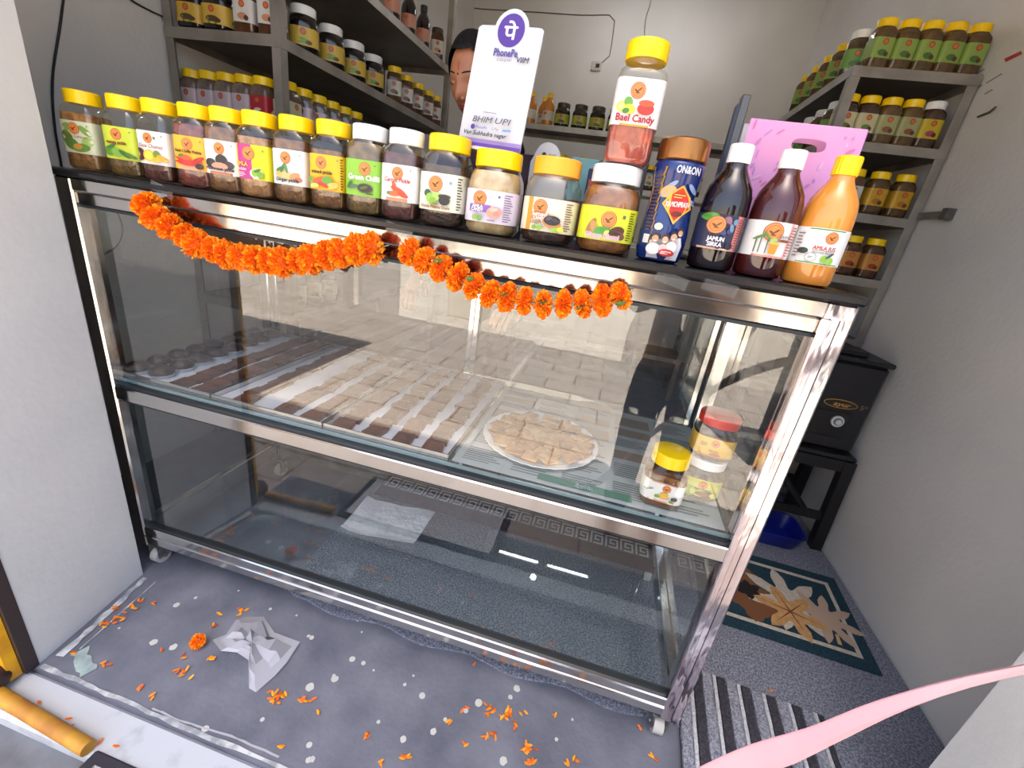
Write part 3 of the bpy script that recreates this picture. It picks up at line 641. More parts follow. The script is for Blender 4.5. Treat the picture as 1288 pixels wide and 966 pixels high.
def art_bael(A, z0, z1):
    A.rect(-.040, z0, .040, z0 + .0028, (226, 180, 60)); A.emblem(-.004, z1 - .018, .0125)
    cluster(A, [(-.026, z0 + .027, .009, .008, (226, 214, 70), 0), (-.026, z0 + .027, .006, .005, (246, 240, 140), 0), (-.016, z0 + .034, .007, .008, (110, 170, 60), .5), (-.012, z0 + .024, .010, .007, (236, 220, 60), -.2), (-.018, z0 + .021, .006, .004, (70, 140, 50), .2), (.014, z0 + .026, .014, .009, (196, 60, 50), 0), (.014, z0 + .034, .013, .005, (232, 92, 50), 0)])
    A.text('Bael Candy', 0, z0 + .006, .0105, (184, 30, 40), width=.064, bold=.0005)
def art_a(A, z0, z1):
    A.rect(-.046, z0, .046, z0 + .004, (226, 160, 130)); A.rect(-.046, z1 - .003, .046, z1, (226, 160, 130)); A.emblem(.006, z1 - .013, .009); A.text('Murabba', -.030, z0 + .024, .006, (40, 40, 44), width=.020, rot=.5)
    cluster(A, [(.004, z0 + .015, .012, .006, (232, 176, 150), 0), (.004, z0 + .020, .009, .007, (240, 190, 60), 0), (-.010, z0 + .014, .006, .004, (120, 170, 60), 0), (.026, z0 + .016, .007, .005, (70, 60, 60), 0), (.022, z0 + .008, .006, .003, (120, 160, 60), 0)])
def art_b(A, z0, z1):
    A.emblem(.0, z1 - .012, .009); A.fine(-.030, z0 + .022, -.014, z0 + .032, 3, (110, 70, 20)); A.text('Amla', 0, z0 + .012, .006, (150, 60, 30), width=.020); A.disc(.004, z0 + .007, .012, .004, (180, 110, 50)); A.rect(-.05, z0, .05, z0 + .003, (200, 120, 40))
def art_c(A, z0, z1):
    A.disc(-.024, z0 + .010, .018, .014, (150, 196, 70)); A.disc(.020, z0 + .008, .020, .009, (110, 66, 44), .1); A.disc(.004, z0 + .008, .014, .006, (136, 84, 54)); A.emblem(.002, z1 - .013, .0095); A.text('Aam Chutney', .004, z0 + .018, .0065, (60, 40, 30), width=.036, bold=.0002)
# bottles
def art_bot1(A, z0, z1):
    A.rect(.017, z0, .0405, z1, (232, 140, 128)); A.fine(.019, z0 + .004, .036, z1 - .004, 12, (150, 70, 66)); A.rect(-.036, z0, .017, z0 + .003, (232, 190, 160))
    rd = random.Random(3)
    for i in range(22): A.disc(rd.uniform(-.034, .014), z0 + rd.uniform(.006, .052), rd.uniform(.003, .007), rd.uniform(.003, .007), rd.choice(((40, 44, 84), (70, 78, 130), (34, 30, 60), (198, 84, 150), (110, 150, 180), (150, 110, 130))), rd.random())
    A.disc(-.028, z1 - .006, .012, .007, (90, 160, 60)); A.emblem(-.018, z1 - .018, .0145); A.text('JAMUN', -.014, z0 + .014, .007, (245, 240, 250), width=.026, bold=.0004); A.text('SIRKA', -.014, z0 + .005, .007, (245, 240, 250), width=.022, bold=.0004)
def art_bot2(A, z0, z1):
    A.rect(.022, z0, .0405, z1, (238, 190, 180)); A.fine(.024, z0 + .004, .038, z1 - .004, 11, (200, 80, 70)); A.rect(-.040, z0, .040, z0 + .003, (232, 160, 140)); A.emblem(-.006, z1 - .017, .0155)
    for x in (-.028, -.022, -.012): A.rect(x, z0 + .006, x + .0016, z0 + .032, (70, 100, 50), n=1)
    A.disc(-.024, z0 + .032, .010, .002, (90, 140, 60), .6); A.disc(-.014, z0 + .034, .010, .002, (90, 140, 60), 2.3); A.disc(-.003, z0 + .028, .006, .004, (170, 196, 110), .3)
    A.poly([(-.006, z0 + .006), (.005, z0 + .006), (.007, z0 + .022), (-.008, z0 + .022)], (238, 150, 40)); A.rect(-.008, z0 + .022, .007, z0 + .025, (246, 190, 90), n=1)
    A.text('GANNE', .013, z0 + .033, .0048, (50, 60, 50), width=.018); A.rect(.003, z0 + .0265, .022, z0 + .031, (176, 120, 90), n=2); A.text('SIRKA', .013, z0 + .027, .0035, (40, 30, 30), width=.014)
def art_bot3(A, z0, z1):
    A.rect(-.041, z1 - .003, .041, z1 - .001, (80, 150, 80), n=16); A.rect(-.041, z0 + .001, .041, z0 + .003, (110, 176, 90), n=16); A.emblem(.008, z1 - .014, .0098)
    A.text('AMLA JUS', .002, z0 + .024, .006, (206, 60, 50), width=.034, bold=.0002); A.rect(-.016, z0 + .0225, .020, z0 + .023, (90, 90, 90), n=2); A.text('Immunity Booster', .003, z0 + .018, .004, (60, 60, 60), width=.034)
    A.disc(-.027, z0 + .020, .007, .005, (54, 64, 60)); A.disc(-.014, z0 + .011, .008, .007, (80, 84, 80)); A.disc(-.014, z0 + .011, .0074, .0064, (240, 240, 236)); A.fine(-.018, z0 + .009, -.010, z0 + .013, 2, (90, 90, 90))
    cluster(A, [(.006, z0 + .010, .006, .006, (140, 190, 70), 0), (.015, z0 + .008, .006, .006, (150, 200, 80), 0), (.013, z0 + .016, .007, .002, (60, 80, 90), .8)]); A.fine(-.038, z0 + .008, -.031, z1 - .008, 8, (150, 130, 130))

Y0J = 0.086; ZJ = TOP + 0.0006
row = [
 (-.024, 'square', TANB, .120, YEL, (226, 230, 196), art1, 'yellow capped pickle jar with leafy green label at the row end nearest the white jamb'),
 (.099, 'square', OLIVE, .100, YEL, (206, 222, 60), art2, 'yellow capped jar with lime green mango label'),
 (.195, 'square', MAROON, .060, YEL, (240, 236, 230), art3, 'yellow capped jar whose white label shows lemon and dates'),
 (.292, 'square', REDB, .126, YEL, (246, 186, 52), art4, 'yellow capped jar with orange label of red chillies'),
 (.374, 'square', BROWN, .128, YEL, (240, 240, 240), art5, 'yellow capped jar whose white label shows black mushrooms'),
 (.455, 'square', TANB, .118, YEL, (236, 226, 22), art6, 'yellow capped jar with half magenta half yellow label'),
 (.545, 'square', BROWN, .122, YEL, (240, 240, 238), art7, 'yellow capped jar with ginger root on a white label'),
 (.633, 'square', BROWN, .112, YEL, (248, 190, 30), art8, 'yellow capped jar with golden mixed vegetable label'),
 (.716, 'square', OLIVE, .134, WHT, (142, 198, 62), art9, 'white capped jar with bright green chilli label'),
 (.797, 'square', MAROON, .124, WHT, (244, 242, 240), art10, 'white capped jar with orange carrots on a white label'),
 (.886, 'big', DKBR, .112, YEL, (240, 240, 214), art11, 'wider yellow capped jar with cream label of green amla and dark bowl'),
 (.990, 'round', food((196, 176, 140), (150, 124, 86), 34), .114, YEL, (232, 222, 238), art12, 'round yellow capped jar with lilac candy label under the payment stand'),
 (1.106, 'round', DKBR, .040, ORC, (244, 232, 206), art13, 'orange capped half empty jar with cream label of black candy'),
 (1.219, 'round', food((150, 98, 46), (104, 62, 28), 40), .114, WHT, (228, 236, 50), art14, 'white capped jar with yellow mango label carrying another jar on top'),
]
rots = [.30, .26, .14, .22, .18, .16, .10, .10, .12, .05, .06, .06, .04, -.01]
for i, (x, sh, con, fill, cp, lc, art, lab) in enumerate(row):
    t = place('pickle_jar', proto_jar(sh, con, fill, cp, lc, art), lab, 'jar', (x, Y0J + (0.008 if sh != 'square' else 0), ZJ), rots[i], 'jars lined up along the counter top')
t.name = 'pickle_jar'
place('candy_jar', proto_jar('tall', food((176, 76, 62), (132, 46, 42), 40), .060, YEL, (244, 242, 240), art_bael), 'clear jar with white candy label stacked on a white jar cap', 'jar', (1.228, Y0J + 0.006, ZJ + 0.1528), 0.06, 'jars lined up along the counter top')
DARKG = mat((26, 14, 16), rough=0.06, coat=0.6); REDG = mat((72, 22, 22), (52, 14, 16), scale=8, rough=0.06, coat=0.6); ORJ = mat((222, 148, 60), (206, 128, 44), scale=6, rough=0.09, coat=0.6)
for (x, bm, cp, lc, art, lab, rz) in ((1.418, DARKG, WHT, (46, 50, 80), art_bot1, 'dark syrup bottle with blueberry patterned label and white cap', 0.1), (1.5015, REDG, WHT, (244, 242, 240), art_bot2, 'deep red syrup bottle with white sugarcane label and white cap', 0.05), (1.585, ORJ, YEL, (246, 246, 244), art_bot3, 'orange juice bottle with white label and yellow cap', -0.12)):
    place('juice_bottle', proto_jar('bottle', None, 0, cp, lc, art, body=bm, wrap=(-215, 35)), lab, 'bottle', (x, Y0J - 0.002, ZJ), rz, 'juice bottles on the counter top')
# the tall blue waisted jar
def tonic():
    t = thing('tonic_jar', 'dark blue waisted jar with copper lid between the jars and bottles', 'jar', (1.325, Y0J, ZJ), (0, 0, 0.05))
    BL = mat((28, 52, 120), (20, 36, 90), scale=14, rough=0.18, coat=0.5)
    secs = [(0.0, .034), (.003, .039), (.02, .043), (.05, .0435), (.075, .041), (.10, .0385), (.125, .039), (.15, .0425), (.162, .043), (.168, .040), (.171, .037)]
    b = MB(); b.loft([(z, r, r, 2) for z, r in secs], BL, n=40); b.build('body', t, True)
    b = MB(); b.loft([(.169, .0415, .0415, 2), (.171, .0435, .0435, 2), (.196, .0435, .0435, 2), (.202, .042, .042, 2), (.205, .037, .037, 2)], mat((176, 116, 62), (156, 98, 50), scale=4, rough=0.24, metal=0.85), n=40); b.build('lid', t, True)
    def rad(z):
        for (za, ra), (zb, rb) in zip(secs, secs[1:]):
            if za <= z <= zb: return ra + (rb - ra) * (z - za) / (zb - za)
        return .04
    def f(x, z, k):
        r = rad(z); q = min(.999, abs(x) / r); return (x, -r * math.sqrt(1 - q * q) - .0006 - .0002 * k, z)
    b = MB(); A = Art(b, f)
    # gold side strip (stepped to follow the waist)
    for i in range(10):
        z = .012 + i * .0145; A.poly([(-rad(z) * .985, z), (-.026, z), (-.024, z + .0145), (-rad(z + .0145) * .985, z + .0145)], (196, 150, 70))
    A.fine(-.037, .05, -.027, .145, 16, (110, 74, 30)); A.rect(-.037, .03, -.028, .045, (236, 232, 224), n=2)
    for (x, z, r_, ro) in ((-.012, .128, .012, .7), (.026, .126, .011, -.7), (-.016, .112, .010, .2), (.030, .105, .010, -.3)): A.disc(x, z, r_, .004, (150, 170, 214), ro)
    A.disc(-.014, .118, .013, .010, (206, 176, 120), .3)
    A.text('ON&ON', .010, .148, .0115, (246, 246, 250), width=.040, bold=.0003)
    A.poly([(.006, .066), (.018, .082), (.032, .094), (.026, .112), (.008, .130), (-.008, .118), (-.020, .098), (-.006, .082)], (250, 190, 60)); A.poly([(.006, .072), (.016, .084), (.028, .095), (.022, .111), (.008, .126), (-.006, .115), (-.016, .098), (-.004, .084)], (214, 48, 30))
    A.text('KAMCHPRASH', .006, .095, .0085, (255, 252, 244), width=.040, shear=.15, rot=.05, bold=.0003); A.fine(-.004, .108, .018, .116, 2, (250, 200, 90)); A.disc(.008, .084, .009, .004, (110, 40, 24)); A.disc(-.017, .060, .007, .006, (236, 228, 196))
    # printed family group
    A.poly([(-.026, .006), (.028, .006), (.031, .032), (.026, .046), (.0, .040), (-.026, .036)], (226, 228, 236))
    for (x, z, r_, hr, sk) in ((-.018, .040, .0068, (44, 32, 30), (214, 160, 126)), (-.001, .040, .0065, (54, 38, 34), (226, 176, 146)), (.013, .046, .0068, (36, 26, 26), (220, 168, 140)), (.023, .054, .0055, (40, 30, 30), (216, 166, 136))):
        A.disc(x, z + .002, r_ * 1.1, r_ * 1.2, hr); A.disc(x, z - .001, r_ * .82, r_ * .95, sk); A.disc(x, z - .004, r_ * .4, r_ * .14, (250, 250, 250))
    A.disc(-.018, .022, .012, .010, (244, 244, 246)); A.disc(.012, .028, .010, .010, (236, 236, 242)); A.disc(-.002, .024, .008, .008, (236, 190, 190))
    A.disc(.006, .018, .014, .0065, (206, 40, 40), -.05); A.fine(-.004, .0145, .016, .0215, 2, (255, 230, 220))
    b.build('label', t)
tonic()
# three jars inside the upper compartment
SHAPES['low'] = dict(a=0.047, p=3.0, h=0.105, secs=[(0.0, .038, 3), (.002, .042, 3), (.008, .047, 3), (.066, .047, 3), (.076, .044, 2.5), (.082, .040, 2), (.100, .039, 2)], cap=(.0445, .083, .022), lz=(.016, .060))
SHAPES['cube'] = dict(a=0.046, p=4.5, h=0.128, secs=[(0.0, .038, 4), (.002, .042, 4), (.008, .046, 4.5), (.078, .046, 4.5), (.090, .043, 3.5), (.098, .0385, 2.2), (.120, .038, 2)], cap=(.0415, .100, .029), lz=(.020, .068))
place('murabba_jar', proto_jar('cube', food((126, 78, 40), (84, 50, 26), 30), .082, YEL, (240, 238, 234), art_a), 'yellow capped squat jar with white label inside the glass counter', 'jar', (1.462, 0.10, ZS + 0.002), -0.1, 'jars inside the counter')
place('chutney_jar', proto_jar('low', DKBR, .045, WHT, (226, 226, 96), art_c), 'white capped squat jar under the red capped jar inside the counter', 'jar', (1.556, 0.172, ZS + 0.002), -0.1, 'jars inside the counter')
tr = place('honey_jar', proto_jar('low', DKBR, .062, REDC, (238, 190, 70), art_b), 'red capped jar with yellow label stacked inside the counter', 'jar', (1.556, 0.174, ZS + 0.1075), -0.12, 'jars inside the counter')

# ================================================================== ON AND BEHIND THE COUNTER TOP
def PD(u, v): return _f + _R * ((u - 644) / 543.256) - _U * ((v - 483) / 543.256)
def P2Y(u, v, y): d = PD(u, v); return CAM + d * ((y - CAM.y) / d.y)
def P2X(u, v, x): d = PD(u, v); return CAM + d * ((x - CAM.x) / d.x)
# payment stand
WCARD = mat((188, 189, 197), rough=0.4); PUR = (82, 46, 150)
t = thing('payment_stand', 'white payment sign card with purple round logo standing above the jars', 'sign', (0.957, 0.115, TOP + 0.1595), (math.radians(-7), math.radians(2.5), -.16)); t.scale = (1.12, 1.12, 1.12)
out = [(-.062, 0), (.062, 0), (.060, .183), (.055, .187)]
for i in range(13):
    an = math.radians(12 + (180 - 24) * i / 12); out.append((.0015 + .0315 * math.cos(an), .181 + .0315 * math.sin(an)))
out += [(-.055, .187), (-.060, .183)]
b = MB(); n = len(out); V = [(x, 0, z) for x, z in out] + [(x, .003, z) for x, z in out]
b.add(V, [tuple(range(n)), tuple(range(2 * n - 1, n - 1, -1))] + [(i, n + i, n + (i + 1) % n, (i + 1) % n) for i in range(n)], WCARD); b.build('card', t)
b = MB(); A = plane_art(b, (0, 0, 0.0), (1, 0, 0), (0, 0, 1), (0, -1, 0))
A.rect(-.062, 0, .062, .0065, (106, 68, 176), n=1); A.rect(-.062, .0065, .062, .013, (160, 136, 206), n=1)
A.disc(.0015, .181, .0245, .0245, PUR, n=30); A.text('पे', .0015, .168, .0205, (252, 250, 255), width=.024, bold=.0007)
A.text('PhonePe', .0, .142, .0115, (86, 66, 160), width=.044, bold=.0004); A.text('SCAN & PAY', .0, .1345, .0042, (110, 110, 118), width=.028); A.text('VIlM', .033, .1345, .008, (60, 62, 74), width=.022, shear=.2, bold=.0002)
A.fine(-.020, .0530, .020, .0565, 1, (150, 150, 156))
A.text('BHIM', -.020, .0385, .009, (96, 98, 104), width=.036, shear=.3, bold=.0002); A.rect(.0015, .037, .002, .049, (120, 122, 128), n=1); A.text('UPI', .020, .0385, .009, (96, 98, 104), width=.028, shear=.3, bold=.0002)
A.disc(-.034, .0295, .0042, .0042, PUR); A.text('PhonePe', -.017, .0275, .005, (92, 74, 160), width=.022); A.text('G Pay', .010, .0275, .0045, (120, 122, 126), width=.014); A.text('paytm', .033, .0275, .0045, (40, 150, 210), width=.015, bold=.0002)
A.text('Van Subhadra nagar', -.008, .0165, .0065, (50, 52, 60), width=.084, shear=.25, bold=.0003)
b.build('print', t)
b = MB(); b.box(-.05, .05, -.004, .030, -.0055, -.0002, mat((214, 210, 210), rough=0.3)); b.build('foot', t)
# second sound box card behind
p = P2Y(688, 205, 0.22)
t = thing('payment_speaker', 'small pale rounded payment card behind the orange capped jar', 'sign', (p.x, 0.235, TOP + 0.0004))
zc = p.z - TOP
o2 = [(-.04, 0), (.046, 0), (.046, zc + .004), (.026, zc + .006)] + [(-.004 + .030 * math.cos(math.radians(a_)), zc + .008 + .034 * math.sin(math.radians(a_))) for a_ in range(10, 171, 20)] + [(-.04, zc)]
b = MB(); n = len(o2); V = [(x, 0, z) for x, z in o2] + [(x, .006, z) for x, z in o2]
b.add(V, [tuple(range(n)), tuple(range(2 * n - 1, n - 1, -1))] + [(i, n + i, n + (i + 1) % n, (i + 1) % n) for i in range(n)], mat((206, 207, 210), rough=0.4)); b.build('card', t)
b = MB(); A = plane_art(b, (0, 0, 0), (1, 0, 0), (0, 0, 1), (0, -1, 0)); A.disc(-.012, zc + .016, .005, .006, (40, 40, 48)); A.text('PhonePe', .007, zc + .016, .004, (60, 60, 66), width=.015); A.text('Smart', .006, zc + .010, .004, (60, 60, 66), width=.012); b.build('print', t)
# pink carry bag
t = thing('pink_carry_bag', 'pink marbled paper carry bag with punched handle standing behind the bottles', 'bag', (1.535, 0.195, TOP + 0.0004))
PINK = mat((228, 150, 188), (204, 148, 200), scale=6, rough=0.5, detail=3); PINK2 = mat((240, 130, 180), rough=0.5)
def panel(y, m, nm):
    N = 40; I = []; O = []
    for i in range(N):
        an = 2 * PI * i / N; c_, s_ = math.cos(an), math.sin(an)
        I.append((.012 + .029 * math.copysign(abs(c_) ** .6, c_), .236 + .0105 * math.copysign(abs(s_) ** .7, s_)))
        tx = (1.0 / max(abs(c_) / .099, abs(s_) / .135)); x, z = tx * c_, .135 + tx * s_
        O.append((x * (1.03 - .03 * z / .27), z))
    b = MB(); b.add([(x, y, z) for x, z in O] + [(x, y, z) for x, z in I] + [(x, y + .0012, z) for x, z in O] + [(x, y + .0012, z) for x, z in I],
          [(i, (i + 1) % N, N + (i + 1) % N, N + i) for i in range(N)] + [(2 * N + (i + 1) % N, 2 * N + i, 3 * N + i, 3 * N + (i + 1) % N) for i in range(N)], m)
    return b.build(nm, t)
fp = panel(-.012, PINK, 'front_panel'); panel(.030, PINK, 'back_panel')
rd = random.Random(9); b = MB(); A = plane_art(b, (0, -.0123, 0), (1, 0, 0), (0, 0, 1), (0, -1, 0), .00002)
for i in range(90):
    x, z = rd.uniform(-.095, .095), rd.uniform(.02, .262)
    if abs(x - .012) < .045 and abs(z - .236) < .022: continue
    A.disc(x, z, rd.uniform(.003, .010), rd.uniform(.0012, .0035), rd.choice(((222, 122, 180), (214, 140, 200), (196, 140, 208), (244, 190, 226))), rd.uniform(.6, 1.6), n=8)
b.build('print', fp)
for sx, m in ((-1, mat((238, 236, 240), rough=0.5)), (1, mat((170, 110, 190), rough=0.5))):
    b = MB(); x = sx * .0995; b.add([(x, -.012, 0), (x * .85, .009, 0), (x, .031, 0), (x, -.012, .268), (x * .88, .009, .262), (x, .031, .268)], [(0, 1, 4, 3), (1, 2, 5, 4)], m); b.build('gusset', t)
# grey pole of the display behind the bag
pa, pb = P2Y(938, 119, 0.40), P2Y(912, 192, 0.40)
b = MB(); b.box(pa.x - .006, pa.x + .012, 0.395, 0.425, TOP + .0004, pa.z, mat((96, 95, 94), rough=0.35, metal=0.4), bev=.002); b.box(pa.x - .05, pa.x + .05, 0.37, 0.45, TOP + .0004, TOP + .012, mat((60, 60, 62), rough=0.4), bev=.003); b.box(pa.x - .012, pa.x - .006, 0.397, 0.423, TOP + .02, pa.z - .02, mat((40, 44, 70), rough=0.3))
tag(b.build('display_pole'), 'grey metal pole display standing behind the pink bag', 'display')
# cartons on the rear part of the counter top
for (u, v, w, h, c, lab) in ((733, 203, .07, .12, (120, 168, 168), 'teal carton behind the orange capped jar on the counter top'), (752, 222, .05, .075, (38, 44, 74), 'dark blue tin beside the teal carton on the counter top'), (806, 190, .05, .15, (60, 54, 54), 'dark carton with red corner behind the candy jar')):
    p = P2Y(u, v, 0.36); t = thing('small_carton', lab, 'carton', (p.x, 0.36 + (.06 if w > .06 else 0), TOP + .0004))
    b = MB(); b.box(-w / 2, w / 2, 0, .04, 0, max(.05, p.z - TOP + .015), mat(c, rough=0.5), bev=.002); b.build('body', t)
    b = MB(); A = plane_art(b, (0, -.0003, 0), (1, 0, 0), (0, 0, 1), (0, -1, 0)); zt = max(.05, p.z - TOP + .015)
    if w < .06 and h < .1: A.text('Nu', -.004, zt - .016, .007, (230, 224, 210), width=.012); A.rect(-.02, zt - .045, .02, zt - .024, (206, 70, 50), n=1)
    elif w > .06: A.rect(-.03, .01, .03, zt * .5, (150, 60, 50), n=1)
    else: A.rect(.006, zt - .02, .022, zt - .004, (206, 50, 46), n=1); A.fine(-.02, .02, .02, zt - .03, 6, (140, 134, 128))
    b.build('print', t)

# garlands
def marigold(seed, sq=0.8):
    rd = random.Random(seed); b = MB(); ms = [mat((250, 140, 4), rough=0.6), mat((244, 118, 2), rough=0.6), mat((255, 164, 10), rough=0.6)]
    b.sphere((0, 0, 0), 0.017, mat((226, 104, 2), rough=0.7), nu=10, nv=6, sq=(sq, 1, 1))
    N = 120
    for i in range(N):
        y = 1 - 2 * (i + 0.5) / N; r = math.sqrt(1 - y * y); ph = i * 2.39996; n = Vector((y * sq, r * math.cos(ph), r * math.sin(ph))).normalized()
        t_ = n.cross(Vector((rd.uniform(-1, 1), rd.uniform(-1, 1), rd.uniform(-1, 1)))).normalized(); s_ = n.cross(t_)
        R0 = 0.015; R1 = 0.0285 * (1 + rd.uniform(-.1, .08)) * (0.82 + .18 * abs(n.y) if False else 1); w = rd.uniform(.0038, .006)
        c = Vector((n.x * sq, n.y, n.z)); q = lambda R_, a, e: c * R_ + t_ * a + s_ * e
        V = [q(R0, -w * .5, 0), q(R0, w * .5, 0), q(R1 * .92, w, .002), q(R1, w * .3, -.0012), q(R1 * .985, -w * .35, .0015), q(R1 * .9, -w, -.001)]
        b.add(V, [(0, 1, 2, 3), (0, 3, 4, 5)], ms[rd.randrange(3)])
    return b.mesh('flower')
flowers = [marigold(k, .66) for k in range(4)]
GREEN = mat((70, 104, 40), rough=0.6)
b = MB(); b.add([(0, 0, 0), (.004, -.003, .008), (0, -.004, .018), (-.004, -.003, .008)], [(0, 1, 2, 3)], GREEN); b.sphere((0, 0, .003), .005, GREEN, nu=8, nv=5, sq=(1, 1, 1.3)); calyx = b.mesh('calyx')
def spline(pts, n):
    P_ = [Vector(p) for p in pts]; L = [0]
    for a, c in zip(P_, P_[1:]): L.append(L[-1] + (c - a).length)
    res = []
    for i in range(n):
        s_ = L[-1] * i / (n - 1); k = 0
        while k < len(L) - 2 and s_ > L[k + 1]: k += 1
        u = (s_ - L[k]) / (L[k + 1] - L[k]); p0, p1, p2, p3 = P_[max(k - 1, 0)], P_[k], P_[k + 1], P_[min(k + 2, len(P_) - 1)]
        res.append(0.5 * ((2 * p1) + (p2 - p0) * u + (2 * p0 - 5 * p1 + 4 * p2 - p3) * u * u + (3 * p1 - p0 - 3 * p2 + p3) * u ** 3))
    return res
def garland(pts, n, lab, lead, sizes):
    t = thing('marigold_garland', lab, 'garland', group='garlands on the counter front'); rd = random.Random(n); ps = spline(pts, n)
    for i, p in enumerate(ps):
        d = (ps[min(i + 1, n - 1)] - ps[max(i - 1, 0)]); an = math.atan2(d.z, d.x); s_ = sizes * rd.uniform(.92, 1.08)
        fl = inst('flower', flowers[i % 4], t, p + Vector((0, rd.uniform(-.004, .004), rd.uniform(-.003, .003))), (rd.uniform(0, 6), -an + rd.uniform(-.15, .15), rd.uniform(-.2, .2)), (s_, s_, s_))
        if i % 2 == 1 and lead: inst('calyx', calyx, t, p + Vector((d.x * .42, -.016, .004)), (rd.uniform(-.5, .5), 1.2, 0))
    b = MB(); b.tube([Vector(pts[0]) + Vector((0, .028, .016))] + spline(pts, 20) + [Vector(pts[-1]) + Vector((0.02, .028, .01))], .0012, mat((180, 150, 90), rough=.8), n=6); b.build('string', t)
    return t
GY = -0.035
garland([(.262, GY, 1.128), (.30, GY, 1.102), (.344, GY, 1.080), (.40, GY, 1.064), (.454, GY, 1.058), (.51, GY, 1.056), (.575, GY, 1.060), (.63, GY, 1.070), (.688, GY, 1.090), (.74, GY, 1.106), (.795, GY, 1.118)], 17, 'dense marigold garland hanging on the counter front nearer the white jamb', False, 1.06)
garland([(.872, GY, 1.124), (.91, GY, 1.112), (.949, GY, 1.100), (1.0, GY, 1.085), (1.04, GY, 1.076), (1.08, GY, 1.074), (1.13, GY, 1.075), (1.186, GY, 1.080), (1.23, GY, 1.092), (1.272, GY, 1.112)], 13, 'looser marigold garland with green stalks below the round jars', True, 1.0)
# tape holding the garlands
for (u, v, r_) in ((205, 239, .3), (503, 290, .15), (845, 352, .2), (905, 362, .1)):
    p = P2Y(u, v, -.002); b = MB(); b.box(-.028, .028, -.0008, 0, -.010, .010, glass((245, 245, 245), refl=1.6, rough=.12, haze=.04)); tag(b.build('clear_tape', loc=(p.x, -.0045 if u < 900 else -.0065, p.z), rot=(0, r_, 0)), ('piece of clear tape above the end of the dense garland', 'clear tape where the two garlands meet', 'crinkled clear tape past the end of the loose garland', 'clear tape below the red syrup bottle')[(205, 503, 845, 905).index(u)], 'tape')

# ================================================================== FLOOR THINGS
PETM = [mat((246, 132, 10), rough=.6), mat((234, 104, 14), rough=.6), mat((250, 164, 20), rough=.6)]
pet = []
for k in range(3):
    b = MB(); b.add([(-.006, 0, .0005), (-.001, -.0026, .001), (.006, -.0018, .003), (.0065, .001, .0035), (-.0005, .0028, .0012)], [(0, 1, 2, 3), (0, 3, 4)], PETM[k]); pet.append(b.mesh('marigold_petal'))
CL = [(178, 756, 3, 4), (165, 767, 4, 6), (149, 779, 7, 7), (133, 786, 4, 6), (146, 765, 3, 4), (194, 760, 2, 4), (304, 770, 6, 5), (269, 790, 3, 4), (230, 846, 7, 9), (265, 829, 4, 5), (348, 879, 18, 11), (175, 868, 3, 6), (133, 834, 3, 5),
      (96, 824, 2, 3), (376, 879, 3, 7), (355, 941, 3, 4), (191, 879, 2, 5), (202, 817, 1, 2), (276, 775, 2, 3), (231, 826, 2, 4), (458, 927, 4, 4), (512, 952, 6, 6), (616, 894, 8, 8), (638, 900, 14, 8), (613, 928, 6, 7), (586, 936, 2, 4), (661, 944, 14, 8), (666, 960, 9, 7),
      (579, 894, 2, 5), (650, 916, 2, 5), (566, 910, 2, 3), (698, 902, 2, 3), (388, 882, 4, 6), (397, 897, 2, 6), (481, 961, 2, 3), (715, 958, 5, 9), (599, 837, 1, 2), (659, 897, 2, 4), (688, 842, 3, 6), (712, 852, 4, 6), (740, 862, 3, 5), (820, 955, 3, 7), (803, 915, 2, 4), (970, 872, 1, 1)]
rd = random.Random(3)
for (u, v, cnt, sp) in CL:
    for i in range(cnt):
        p = P2F(u + rd.gauss(0, sp * .6), v + rd.gauss(0, sp * .45))
        if p.y < -.32: continue
        o = inst('marigold_petal', pet[rd.randrange(3)], None, (p.x, p.y, .0012 + rd.random() * .004 + (.006 if p.y > .045 else 0)), (rd.uniform(-.3, .3), rd.uniform(-.3, .3), rd.uniform(0, 6.28)), (1.25, 1.25, 1.25))
        reg = 'along the foot of the white jamb' if p.x < .26 else 'around the crumpled plastic bag' if p.x < .66 else 'in the middle of the grey floor' if p.x < 1.0 else 'in the clumps near the counter caster by the striped mat'; tag(o, 'loose orange marigold petal ' + reg, 'petal', 'marigold petals on the floor')
for (x, y) in ((.15, -.385), (.25, -.39), (.27, -.40), (.31, -.405), (.33, -.41), (.36, -.405), (.40, -.40), (.09, -.40)):
    o = inst('marigold_petal', pet[1], None, (x, y, -.0105), (0, 0, x * 40), (1.2, 1.2, 1)); tag(o, 'dry petal lying on the white door sill', 'petal', 'dry petals on the sill')
p = P2F(250, 813); o = inst('marigold_flower', marigold(9, .95), None, (p.x, p.y, .020), (0.3, 0.2, 0), (.72, .72, .72)); tag(o, 'whole orange marigold head lying by the crumpled plastic bag', 'flower')
# crumpled plastic bag
b = MB(); rd = random.Random(12); cpts = [P2F(u, v) for u, v in ((266, 806), (284, 800), (297, 780), (312, 778), (334, 777), (345, 800), (377, 812), (362, 836), (345, 852), (322, 872), (314, 866), (312, 832), (300, 824), (280, 822))]
c0 = sum(cpts, Vector()) / len(cpts); N = len(cpts); V = [(c0.x, c0.y, .026)]; RG = 6
for k in range(1, RG + 1):
    for i in range(N):
        q = c0.lerp(cpts[i], k / RG); V.append((q.x + rd.uniform(-.004, .004), q.y + rd.uniform(-.004, .004), max(.002, .034 * (1 - (k / RG) ** 1.6) + rd.uniform(-.011, .013) + (.006 if i % 2 else 0))))
F = [(0, 1 + i, 1 + (i + 1) % N) for i in range(N)]
for k in range(RG - 1):
    for i in range(N): F.append((1 + k * N + i, 1 + (k + 1) * N + i, 1 + (k + 1) * N + (i + 1) % N, 1 + k * N + (i + 1) % N))
